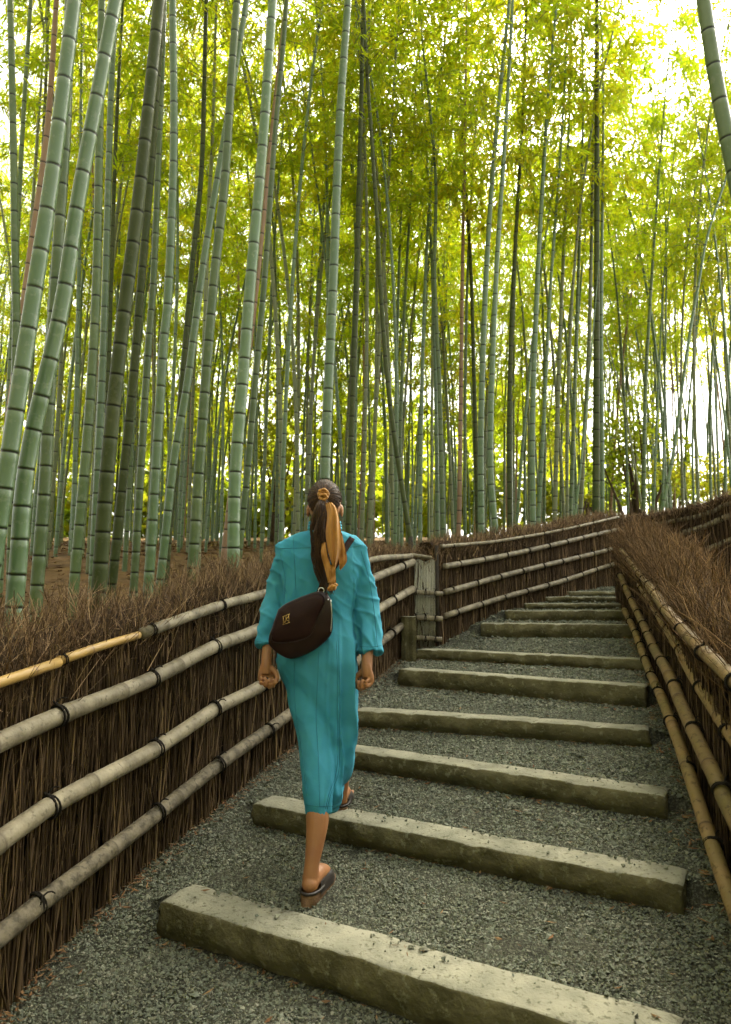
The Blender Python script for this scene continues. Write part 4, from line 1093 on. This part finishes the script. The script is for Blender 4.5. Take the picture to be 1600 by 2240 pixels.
limb([at(711, 1198, 3.14), at(711, 1165, 3.125), at(711, 1125, 3.12)], [.062, .050, .052], mb, 10)
rows = []
for py, xl, xr, Y, ry in ((1178, 668, 752, 3.14, .05), (1196, 622, 786, 3.14, .072), (1230, 622, 778, 3.13, .092), (1270, 628, 772, 3.12, .090), (1330, 634, 758, 3.11, .084), (1390, 624, 766, 3.11, .098), (1440, 618, 776, 3.11, .105), (1480, 626, 776, 3.12, .09)):
    c, hw = span(xl, xr, py, Y); rows.append((c, hw, ry))
rings(rows, mb)
# legs: rear (left) leg straight, front (right) leg bent and lifted onto the second step
limb([at(660, 1450, 3.10), at(676, 1560, 3.07), at(684, 1650, 3.02), at(693, 1735, 2.97), at(695, 1790, 2.94), at(690, 1840, 2.915), at(683, 1888, 2.89), at(680, 1922, 2.885)], [.070, .058, .044, .044, .0480, .0385, .0295, .034], mb, 40)
limb([at(738, 1450, 3.12), at(752, 1530, 3.30), at(752, 1590, 3.46), at(749, 1650, 3.50), at(748, 1700, 3.53), at(747, 1735, 3.55), at(746, 1752, 3.56)], [.070, .060, .045, .042, .038, .031, .034], mb, 40)
HL = vec(at(679, 1934, 2.875)); HRt = vec(at(746, 1748, 3.565))
TL = Vector((.30, .95, 0)).normalized(); TR = Vector((.12, .99, 0)).normalized()
for H, T in ((HL, TL), (HRt, TR)):
    t = vec(T); sd = np.array([t[1], -t[0], 0])
    zs = H[2]
    ellipsoid(H + (0, 0, 0), (.034, .036, .034), mb, 16, 12)
    limb([H + t * .0 + (0, 0, .010), H + t * .08 + (0, 0, .012), H + t * .14 + (0, 0, -.004), H + t * .18 + (0, 0, -.014)], [.034, .036, .032, .022], mb, 12)
    for q in range(5):
        b = H + t * (.165 - .008 * abs(q - 1)) + sd * (-.032 + .016 * q) * (1 if T is TL else -1) + (0, 0, -.016)
        limb([b, b + t * .02, b + t * (.045 - .005 * q)], [.011, .010, .008] if q == 0 else [.009, .008, .006], mb, 6, 8)
# arms
limb([at(622, 1202, 3.14), at(612, 1255, 3.15), at(599, 1322, 3.16), at(590, 1385, 3.12), at(584, 1446, 3.07), at(583, 1475, 3.06)], [.034, .034, .027, .026, .0250, .0215], mb, 36)
limb([at(782, 1202, 3.14), at(795, 1260, 3.15), at(808, 1330, 3.15), at(806, 1395, 3.10), at(803, 1455, 3.05), at(804, 1482, 3.045)], [.034, .034, .027, .026, .0250, .0215], mb, 36)
def hand(Wr, down, palm, thumb_side, mb, curl=(.55, 1.25, .9), scale=1.0):
    """palm, four separate curled fingers and a thumb leaving the side of the palm"""
    dn = Vector(down).normalized(); pn = Vector(palm); pn = (pn - dn * pn.dot(dn)).normalized(); la = dn.cross(pn).normalized() * thumb_side
    Wr = Vector(Wr); lens = [(.043, .027, .020), (.047, .031, .021), (.044, .029, .020), (.034, .022, .018)]
    for f in range(4):
        off = (.0285 - .019 * f) * scale
        K = Wr + dn * (.082 - .004 * abs(f - 1)) * scale + la * off - pn * .004
        limb([Wr + la * off * .40 - dn * .012, Wr + dn * .045 * scale + la * off * .9 - pn * .003, K], [.0105, .0135, .0115], mb, 8, 10)
        ang = .1; p = K; P = [K]
        for s, l in enumerate(lens[f]):
            ang += curl[s] * (1 + .08 * f); p = p + (dn * math.cos(ang) + pn * math.sin(ang)) * l * scale; P.append(p)
        limb(P, [.0092, .0088, .0080, .0066], mb, 12, 10)
    b = Wr + dn * .022 * scale + la * .022 * scale + pn * .006
    q1 = b + (dn * .62 + la * .5 + pn * .45).normalized() * .042 * scale; q2 = q1 + (dn * .85 + la * .0 + pn * .5).normalized() * .031 * scale; q3 = q2 + (dn * .75 - la * .45 + pn * .45).normalized() * .024 * scale
    limb([b, q1, q2, q3], [.0145, .0115, .0095, .0075], mb, 12, 10)
    return Wr + dn * .085 * scale + pn * .026
gripL = hand(at(583, 1452, 3.065), (.05, -.08, -1), (.25, -1, 0), -1, mb, curl=(.75, 1.35, .95), scale=.9)
hand(at(803, 1458, 3.045), (.02, .06, -1), (-.75, -.65, 0), 1, mb, curl=(.85, 1.45, 1.0), scale=.9)
body = remesh(mb, .0037, M['skin'], 'body', W, 3)
for s in (-1, 1):
    mb = MB(); ellipsoid(HC + (s * .030, .078, .008), (.0125, .0125, .0125), mb, 12, 8); mb.build('eye', M['eye'], W)

# dress
mb = MB()
rows = []
D_ = [(1147, 679, 743, 3.118, .060), (1160, 677, 745, 3.12, .064), (1165, 660, 759, 3.128, .070), (1172, 640, 777, 3.132, .080), (1182, 621, 787, 3.134, .086), (1195, 608, 795, 3.135, .094), (1220, 606, 795, 3.130, .108), (1260, 613, 788, 3.125, .112), (1300, 618, 778, 3.12, .106),
      (1340, 619, 771, 3.115, .104), (1380, 611, 776, 3.112, .116), (1412, 605, 782, 3.11, .126), (1446, 603, 786, 3.11, .132), (1480, 616, 788, 3.12, .136), (1538, 645, 788, 3.15, .155), (1596, 664, 784, 3.18, .178),
      (1654, 674, 775, 3.20, .200), (1703, 674, 761, 3.20, .215), (1732, 669, 747, 3.19, .215), (1750, 668, 740, 3.185, .205), (1760, 669, 737, 3.19, .19), (1764, 673, 733, 3.19, .18)]
for py, xl, xr, Y, ry in D_:
    back = Y - ry                                            # survey the outline at the side edge of the cloth
    c, hw = span(xl, xr, py, Y); rows.append((c, hw, ry))
rings(rows, mb, 64, 2.25)
def sleeve(E, mb):
    Q, r = [], []
    for py, xl, xr, Y in E:
        c, hw = span(xl, xr, py, Y); Q.append(c); r.append(hw)
    Q = spline(Q, 36); rr = np.interp(np.linspace(0, 1, 36), np.linspace(0, 1, len(r)), r); tubes(Q, rr, 24, True, mb=mb)
sleeve([(1188, 626, 650, 3.138), (1201, 606, 648, 3.138), (1215, 599, 642, 3.14), (1255, 592, 636, 3.145), (1300, 581, 627, 3.15), (1340, 571, 618, 3.145), (1380, 564, 610, 3.125), (1400, 561, 605, 3.112), (1414, 556, 607, 3.103)], mb)
sleeve([(1188, 754, 778, 3.138), (1201, 756, 798, 3.138), (1215, 760, 806, 3.14), (1255, 768, 816, 3.145), (1300, 771, 825, 3.145), (1350, 774, 832, 3.13), (1390, 781, 835, 3.11), (1412, 785, 837, 3.097), (1428, 782, 841, 3.088)], mb)
limb([at(655, 1440, 3.11), at(680, 1560, 3.07), at(692, 1650, 3.02), at(695, 1735, 2.965), at(698, 1782, 2.955)], [.088, .085, .072, .060, .056], mb, 40, 24)
limb([at(738, 1450, 3.13), at(745, 1530, 3.28), at(742, 1600, 3.42), at(722, 1700, 3.36), at(708, 1772, 3.34)], [.085, .080, .064, .050, .042], mb, 40, 24)
for X_ in ((630, 1210), (774, 1210)):
    ellipsoid(vec(at(*X_, 3.138)), (.050, .054, .040), mb, 20, 14)
dress = remesh(mb, .0058, M['teal'], 'dress', W, 12)
me = dress.data
nv = len(me.vertices); co = np.empty(nv * 3, np.float32); me.vertices.foreach_get('co', co); co = co.reshape(-1, 3).astype(float)
no = np.empty(nv * 3, np.float32); me.vertices.foreach_get('normal', no); no = no.reshape(-1, 3).astype(float)
waist = at(700, 1340, 3.1).z; hem = at(700, 1776, 3.1).z; shz = at(700, 1190, 3.1).z
dsp = np.zeros(nv)
for i in range(nv):
    x, y, z = co[i]
    arm = abs(x - (-.21)) > .155 and z > waist - .2
    q = Vector((x * 3.2, y * 3.2, z * 1.6))
    w1 = noise.ridged_multi_fractal(Vector((x * 9 + z * 3.5, y * 9, z * 4.5)), 1, 2, 2, 1, 2) - 1.0
    w2 = noise.noise(Vector((x * 20 - z * 9, y * 14, z * 17)))
    w3 = noise.noise(Vector((x * 42, y * 42, z * 5.0)))
    amp = .0135 if arm else .0062
    skirt = max(0, min(1, (waist - z) / .25))
    fold = math.sin((x + .21) * 95 + 2.2 * noise.noise(q)) * .012 * skirt * max(0, min(1, (x + .19) / .08))
    w4 = abs(noise.noise(Vector((x * 30 + z * 22, y * 26, z * 34 - x * 12))))
    crease = (1 - abs(math.sin(z * 34 + x * 30 + 3 * noise.noise(Vector((x * 7, y * 7, z * 6)))))) ** 3 * .0065 * (1 if arm else .35 * (1 - skirt))
    pleat = (1 - abs(math.sin((x + .21) * 62 + 1.5 * noise.noise(Vector((x * 3, 5, z * 3)))))) ** 2 * .016 * skirt * max(0, min(1, (x + .19) / .06))
    dsp[i] = crease + pleat + amp * w1 + amp * .5 * w2 + .0015 * w3 * skirt + fold
    if z < hem + .05: dsp[i] += .0035 * math.sin((z - hem) * 190) * .6
co = co + no * dsp[:, None]
me.vertices.foreach_set('co', co.astype(np.float32).ravel()); me.update()
bv = BVHTree.FromPolygons([Vector(c) for c in co], [tuple(p.vertices) for p in me.polygons])
eye = Vector((0, 0, EYE))
def on_dress(px, py, lift=.001):
    d = Vector(bearing(px, py)).normalized(); h = bv.ray_cast(eye, d)
    if h[0] is None: return None
    return h[0] + h[1] * lift
def seam(pts, r=.0011, n=60, name='seam', m=None, lift=.0006):
    P = spline(np.array(pts, float), n); Q = [on_dress(a, b, lift) for a, b in P]; Q = [vec(q) for q in Q if q is not None]
    if len(Q) > 4: tubes(np.array(Q), np.full(len(Q), r), 5, True, mb=(b_ := MB())); return b_.build(name, m or M['seam'], dress)
seam([(642, 1172), (645, 1230), (648, 1290)]); seam([(612, 1200), (640, 1199), (686, 1198)]); seam([(748, 1200), (775, 1196), (794, 1192)])
seam([(644, 1446), (645, 1500), (648, 1560), (660, 1640), (672, 1740)]); seam([(698, 1424), (695, 1500), (692, 1570), (697, 1660), (700, 1765)])
seam([(740, 1395), (743, 1480), (743, 1558), (742, 1680), (724, 1737), (716, 1770)]); seam([(736, 1400), (739, 1480), (739, 1558), (738, 1675), (720, 1737), (712, 1770)])
seam([(790, 1205), (806, 1260), (818, 1330), (826, 1415)]); seam([(612, 1205), (624, 1262), (622, 1320)])
seam([(561, 1402), (580, 1405), (600, 1407)]); seam([(788, 1414), (812, 1415), (835, 1412)]); seam([(670, 1760), (700, 1764), (734, 1762)])
mb = MB()                                                    # stand collar
c, hw = span(678, 744, 1150, 3.118); a = np.linspace(0, 2 * math.pi, 33)
for dz, k in ((-.012, 1.04), (.0, 1.02), (.013, .98)):
    tubes(np.stack([c[0] + hw * k * np.cos(a), c[1] + .061 * k * np.sin(a), np.full(33, c[2] + dz) + .004 * np.sin(a)], 1), np.full(33, .0085), 8, False, mb=mb)
mb.build('collar', M['teal'], dress)

# hair
hair = MB(); ax = np.array([.073, .092, .098]) * 1.075; hc = HC + (0, -.007, .014)
pole = np.array([0, -.93, .20]); pole /= np.linalg.norm(pole)
def on_head(d, k=1.0): return hc + d / np.linalg.norm(d) * ax * k
ux = np.array([1.0, 0, 0]); uz = np.cross(pole, ux); uz /= np.linalg.norm(uz); uz = -uz if uz[2] < 0 else uz
def reach(a):                                                # how far the hair reaches from the knot: brow, temples, nape
    u = math.sin(a); return (1.42 + .5 * u) if u > 0 else (1.42 - .18 * abs(math.cos(a)) + .42 * u)
na, nr = 56, 16; V = []
for i in range(na):
    a = 2 * math.pi * i / na
    for k in range(nr):
        t = reach(a) * k / (nr - 1); d = pole * math.cos(t) + (ux * math.cos(a) + uz * math.sin(a)) * math.sin(t); V.append(on_head(d, 1.0 + .012 * math.sin(a * 19)))
f = [((i * nr + k), (i * nr + k + 1), (((i + 1) % na) * nr + k + 1), (((i + 1) % na) * nr + k)) for i in range(na) for k in range(nr - 1)]
hair.add(np.array(V), np.array(f))
m = 480; P = np.zeros((m, 9, 3)); rr = np.zeros((m, 9))
for i in range(m):
    a = R.uniform(0, 2 * math.pi); far = reach(a) * R.uniform(.75, 1.03); tw = R.gauss(0, .06); lift = R.uniform(1.0, 1.035)
    for k in range(9):
        t = far * (1 - k / 8) + .10 * (k / 8); aa = a + tw * math.sin(k / 8 * 3.1)
        d = pole * math.cos(t) + (ux * math.cos(aa) + uz * math.sin(aa)) * math.sin(t); P[i, k] = on_head(d, lift + .03 * math.sin(k / 8 * math.pi) * R.uniform(.2, 1) * (k > 0))
    rr[i] = .0017
tubes(P, rr, 4, False, mb=hair)
for i in range(40):                                          # loose hairs
    a = R.uniform(0, 2 * math.pi); p = on_head(pole * .2 + ux * math.cos(a) + uz * math.sin(a)); d = np.array([R.gauss(0, .5), -.3, R.uniform(-.6, .6)]) + (p - hc) * 6
    tubes(spline([p, p + d * .02, p + d * .035 + (0, 0, -.015)], 7), np.full(7, .0006), 3, False, mb=hair)
KN = on_head(pole, 1.02); 
tail = spline([KN + (0, .01, 0), vec(at(707, 1106, 2.985)), vec(at(703, 1140, 2.972)), vec(at(703, 1190, 2.975)), vec(at(709, 1245, 2.975)), vec(at(722, 1302, 2.962))], 26)
wid = np.interp(np.linspace(0, 1, 26), [0, .08, .2, .5, .8, 1], [.010, .014, .028, .042, .036, .014])
CLUMP = [R.uniform(0, 6.28) for _ in range(9)]
m = 420; P = np.zeros((m, 26, 3)); rr = np.zeros((m, 26))
for i in range(m):
    a = R.choice(CLUMP) + R.gauss(0, .35); q = math.sqrt(R.random()); ph = round(a * 1.3) * 1.7 + R.gauss(0, .3); fr = R.choice((1.6, 1.9, 2.3)) + R.uniform(-.08, .08); e = R.uniform(.75, 1.0)
    for k in range(26):
        s = k / 25 * e; c = np.array([np.interp(s * 25, np.arange(26), tail[:, j]) for j in range(3)]); w = np.interp(s * 25, np.arange(26), wid)
        wav = (.004 + .014 * s) * .8 * np.array([math.sin(ph + s * fr * 6.28), math.cos(ph + s * fr * 5), 0])
        P[i, k] = c + np.array([math.cos(a) * w * q, math.sin(a) * w * .62 * q, 0]) + wav
    rr[i] = np.interp(np.linspace(0, 1, 26), [0, .8, 1], [.0014, .0013, .0006])
tubes(P, rr, 4, False, mb=hair)
hair.build('hair', M['hair'], W)

# scarf tied round the ponytail
def ribbon(left, right, Y, mb, nu=15, nl=36, bulge=.012, waves=2.0, thick=.0012, seed=0):
    Ls, Rs = spline(np.array(left, float), nl), spline(np.array(right, float), nl); G = np.zeros((nl, nu, 3))
    for i in range(nl):
        t = i / (nl - 1); yy = np.interp(t, np.linspace(0, 1, len(Y)), Y)
        for k in range(nu):
            u = k / (nu - 1); px, py = Ls[i] * (1 - u) + Rs[i] * u
            dy = -bulge * math.sin(u * math.pi) + .007 * math.sin(u * waves * 6.28 + t * 4 + seed) * min(1, t * 3) + .003 * math.sin(u * 19 + t * 9) + .004 * math.sin(t * 13 + u * 3)
            G[i, k] = vec(at(px, py, yy + dy))
    a = G.reshape(-1, 3); b = (G + np.array([0, thick * 2, 0])).reshape(-1, 3)
    i = np.arange(nl - 1)[:, None] * nu; j = np.arange(nu - 1)[None]; f = np.stack([i + j, i + j + 1, i + nu + j + 1, i + nu + j], -1).reshape(-1, 4)
    n = nl * nu; mb.add(np.vstack([a, b]), np.vstack([f, f[:, ::-1] + n]))
    rim = list(range(nu)) + [r * nu + nu - 1 for r in range(1, nl)] + [(nl - 1) * nu + k for k in range(nu - 2, -1, -1)] + [r * nu for r in range(nl - 2, 0, -1)]
    q = np.array([[rim[k], rim[(k + 1) % len(rim)], rim[(k + 1) % len(rim)] + n, rim[k] + n] for k in range(len(rim))])
    mb.f.append(q + mb.n - 2 * n); mb.m.append((len(q), 0))
scarf = MB()
ribbon([(712, 1100), (716, 1128), (713, 1165), (717, 1200), (724, 1226), (731, 1243)], [(726, 1098), (738, 1114), (745, 1150), (748, 1190), (743, 1218), (734, 1244)], [2.955, 2.942, 2.935, 2.935, 2.94, 2.945], scarf)
ribbon([(738, 1165), (741, 1195), (742, 1225), (743, 1246)], [(748, 1165), (757, 1205), (759, 1228), (746, 1247)], [2.975, 2.968, 2.965, 2.965], scarf, nu=6, nl=18, bulge=.006, seed=2)
ribbon([(704, 1190), (703, 1215), (711, 1245), (718, 1275)], [(712, 1185), (716, 1212), (724, 1240), (728, 1270)], [2.942, 2.938, 2.938, 2.935], scarf, nu=6, nl=18, bulge=.008, seed=4)
ribbon([(722, 1236), (722, 1262), (720, 1282)], [(734, 1236), (735, 1262), (736, 1284)], [2.944, 2.938, 2.936], scarf, nu=6, nl=14, bulge=.008, seed=5)
a = np.linspace(0, 2 * math.pi, 41)
for k, (rad, tb, dz) in enumerate(((.019, .0085, 0), (.017, .007, .012), (.016, .006, -.010))):
    c = KN + (.0, -.010, .0 + dz)
    Q = np.stack([c[0] + rad * np.cos(a), c[1] + .3 * rad * np.sin(a * 2 + k) * .4 - .006 * k, c[2] + rad * .72 * np.sin(a)], 1)
    tubes(Q, tb * (1 + .2 * np.sin(a * 5 + k)), 9, False, mb=scarf)
kc = vec(at(728, 1284, 2.938))
for k in range(3):
    Q = np.stack([kc[0] + (.012 + .003 * k) * np.cos(a + k), kc[1] - .004 * k + .005 * np.sin(a * 2), kc[2] + .011 * np.sin(a + k * 2)], 1); tubes(Q, .0055 * (1 + .25 * np.sin(a * 7 + k)), 8, False, mb=scarf)
scarf.build('hair_scarf', M['scarf'], W)

# clogs: cork sole, open heel, dark upper over the forefoot
def shoe(H, T, parent):
    t = vec(Vector(T)); sd = np.array([t[1], -t[0], 0]); zg = H[2] - .036
    out = [(-.045, .000), (-.038, .020), (-.015, .034), (.04, .036), (.10, .040), (.15, .044), (.195, .034), (.222, .012)]
    prof = out + [(a, -b) for a, b in out[::-1]]
    mb = MB(); m = len(prof)
    for zz, k in ((-.062, .95), (-.057, 1.0), (-.012, 1.03), (-.002, 1.02)):
        mb.add(np.array([H * [1, 1, 0] + t * a * k + sd * b * k + (0, 0, zg + zz + (.0 if zz < -.02 else .006 * max(0, -a * 8)))for a, b in prof]), np.zeros((0, 4), int))
    k0 = 0; F = [(i * m + k, i * m + (k + 1) % m, (i + 1) * m + (k + 1) % m, (i + 1) * m + k) for i in range(3) for k in range(m)]
    mb.f.append(np.array(F)); mb.m.append((len(F), 0)); mb.f.append(np.array([[3 * m + k for k in range(m)], list(range(m))[::-1]])); mb.m.append((2, 0))
    mb.f = [f for f in mb.f if len(f)]; mb.m = [x for x in mb.m if x[0]]
    s = mb.build('sandal', M['cork'], parent)
    mb = MB(); nl, nu = 10, 15; G = np.zeros((nl, nu, 3))
    for i in range(nl):
        v = .045 + .175 * i / (nl - 1); hw = np.interp(v, [.04, .15, .195, .222], [.041, .047, .036, .012]); hh = np.interp(v, [.045, .10, .17, .22], [.070, .066, .048, .018])
        for k in range(nu):
            an = math.pi * k / (nu - 1); side = abs(math.cos(an)); back = -.03 * side ** 3 if i == 0 else 0
            G[i, k] = H * [1, 1, 0] + t * (v + back) + sd * hw * math.cos(an) + (0, 0, zg - .012 + hh * math.sin(an) ** .75)
    i = np.arange(nl - 1)[:, None] * nu; j = np.arange(nu - 1)[None]; f = np.stack([i + j, i + j + 1, i + nu + j + 1, i + nu + j], -1).reshape(-1, 4)
    mb.add(G.reshape(-1, 3), f)
    mb.build('upper', M['shoe'], s)
    mb = MB()                                                # raised heel rim of the footbed
    Q = spline(np.array([H * [1, 1, 0] + t * a + sd * b + (0, 0, zg + .008) for a, b in ((.05, .040), (.0, .037), (-.032, .024), (-.044, 0), (-.032, -.024), (.0, -.037), (.05, -.040))]), 30); tubes(Q, np.full(30, .006), 7, True, mb=mb)
    mb.build('rim', M['shoe'], s)
shoe(HL + (0, 0, .006), TL, W); shoe(HRt + (0, 0, .006), TR, W)

# dark thing clutched in the left hand
mb = MB(); g = vec(gripL); tubes(spline([g + (-.012, .0, .02), g + (.004, -.004, .0), g + (.018, -.004, -.014)], 9), np.array([.006, .010, .012, .012, .012, .012, .011, .009, .005]), 8, True, mb=mb)
tag(mb.build('held_item', M['shoe']), 'small dark object clutched in the woman\'s left hand', 'small object')

# shoulder bag on her back
BAG = thing('shoulder_bag', 'dark brown leather crescent bag slung across the woman\'s lower back', 'bag', tuple(at(650, 1400, 2.95)))
outl = [(609, 1333), (628, 1319), (665, 1303), (698, 1293), (716, 1300), (725, 1316), (728, 1350), (726, 1384), (708, 1407), (678, 1428), (640, 1441), (612, 1432), (590, 1411), (589, 1392), (597, 1368)]
def bag_shape(ol, Yb, Yf, mb, bul, n=90, inset=(1.0, 1.0, .985, .93, .80, .55, .25, .02)):
    P = spline(np.array(ol + ol[:1], float), n + 1)[:-1]; c = P.mean(0); m = n
    lev = [(0.96, Yb), (1.0, Yb - .012), (1.0, Yf + .012)] + [(s, Yf - bul * (1 - s * s) + (.004 if s > .97 else 0)) for s in inset[2:]]
    V = []
    for s, Y in lev:
        for p in P:
            q = c + (p - c) * s; V.append(vec(at(q[0], q[1], Y + .004 * s * s * noise.noise(Vector((q[0] * .05, q[1] * .05, Y * 4))))))
    k = len(lev); F = [(i * m + j, i * m + (j + 1) % m, (i + 1) * m + (j + 1) % m, (i + 1) * m + j) for i in range(k - 1) for j in range(m)]
    mb.add(np.array(V), np.array(F)); mb.f.append(np.array([list(range(m))[::-1]])); mb.m.append((1, 0)); mb.f.append(np.array([[(k - 1) * m + j for j in range(m)]])); mb.m.append((1, 0))
mb = MB(); bag_shape(outl, 2.995, 2.925, mb, .022); mb.build('bag_body', M['leather'], BAG)
flap = [(611, 1335), (630, 1322), (665, 1307), (696, 1298), (708, 1304), (710, 1320), (697, 1348), (683, 1385), (660, 1400), (626, 1406), (598, 1404), (594, 1390), (600, 1366)]
mb = MB(); bag_shape(flap, 2.922, 2.909, mb, .016); fl = mb.build('flap', M['leather_soft'], BAG)
P = spline(np.array(flap[3:12], float), 60); mb = MB(); tubes(np.array([vec(at(a, b, 2.906)) for a, b in P]), np.full(60, .0016), 5, True, mb=mb); mb.build('piping', M['leather'], fl)
mb = MB()                                                    # metal emblem on the flap
E0 = at(620, 1349, 2.889); E1 = at(632, 1344, 2.889); E2 = at(620.5, 1366, 2.889); E3 = at(632.5, 1362, 2.889)
def bar(a, b, r=.0011): tubes(np.array([vec(a), vec(b)]), np.full(2, r), 6, True, mb=mb)
ex = lambda a, b, k: a + (b - a) * k
bar(ex(E0, E1, -.15), ex(E0, E1, 1.2)); bar(ex(E2, E3, -.15), ex(E2, E3, 1.2)); bar(E0, E2); bar(E1, E3)
mid0, mid2 = ex(E0, E1, .5), ex(E2, E3, .5); bar(ex(mid0, mid2, .12), ex(mid0, mid2, .55)); bar(ex(E1, E3, .2), ex(E0, E2, .8)); bar(ex(E0, E2, .8), ex(mid0, mid2, .75)); bar(ex(mid0, mid2, .55), ex(E1, E3, .8))
mb.build('emblem', M['gold'], fl)
for k, pts in enumerate(([(718, 1310), (716, 1335), (709, 1362)], [(724, 1312), (726, 1345), (724, 1382)])):
    mb = MB(); Q = spline(np.array([vec(at(a, b, 2.924)) for a, b in pts]), 14); tubes(Q, np.full(14, .0018), 5, True, mb=mb); mb.build('zip', M['steel'], BAG)
P = spline(np.array([(699, 1298), (708, 1278), (724, 1250), (742, 1222), (758, 1195), (770, 1178)], float), 30)
G = []
for a, b in P:
    q = on_dress(a, b, .006)
    if q is None: continue
    G.append(vec(q))
G = np.array(G); mb = MB()
if len(G) > 4:
    T = np.gradient(G, axis=0); T /= np.linalg.norm(T, axis=1, keepdims=True); S = np.cross(T, np.array([0, 1.0, 0])); S /= np.linalg.norm(S, axis=1, keepdims=True)
    V = np.stack([G - S * .014, G + S * .014, G + S * .014 + (0, -.003, 0), G - S * .014 + (0, -.003, 0)], 1); n = len(G)
    F = [(i * 4 + k, i * 4 + (k + 1) % 4, (i + 1) * 4 + (k + 1) % 4, (i + 1) * 4 + k) for i in range(n - 1) for k in range(4)]
    mb.add(V.reshape(-1, 3), np.array(F)); mb.build('strap', M['leather_soft'], BAG)
mb = MB()
a = np.linspace(0, 2 * math.pi, 41); ring = vec(at(703, 1292, 2.935)); Q = np.stack([ring[0] + .012 * np.cos(a), np.full(41, ring[1]), ring[2] + .012 * np.sin(a)], 1); tubes(Q, np.full(41, .0022), 6, False, mb=mb); mb.build('ring', M['steel'], BAG)
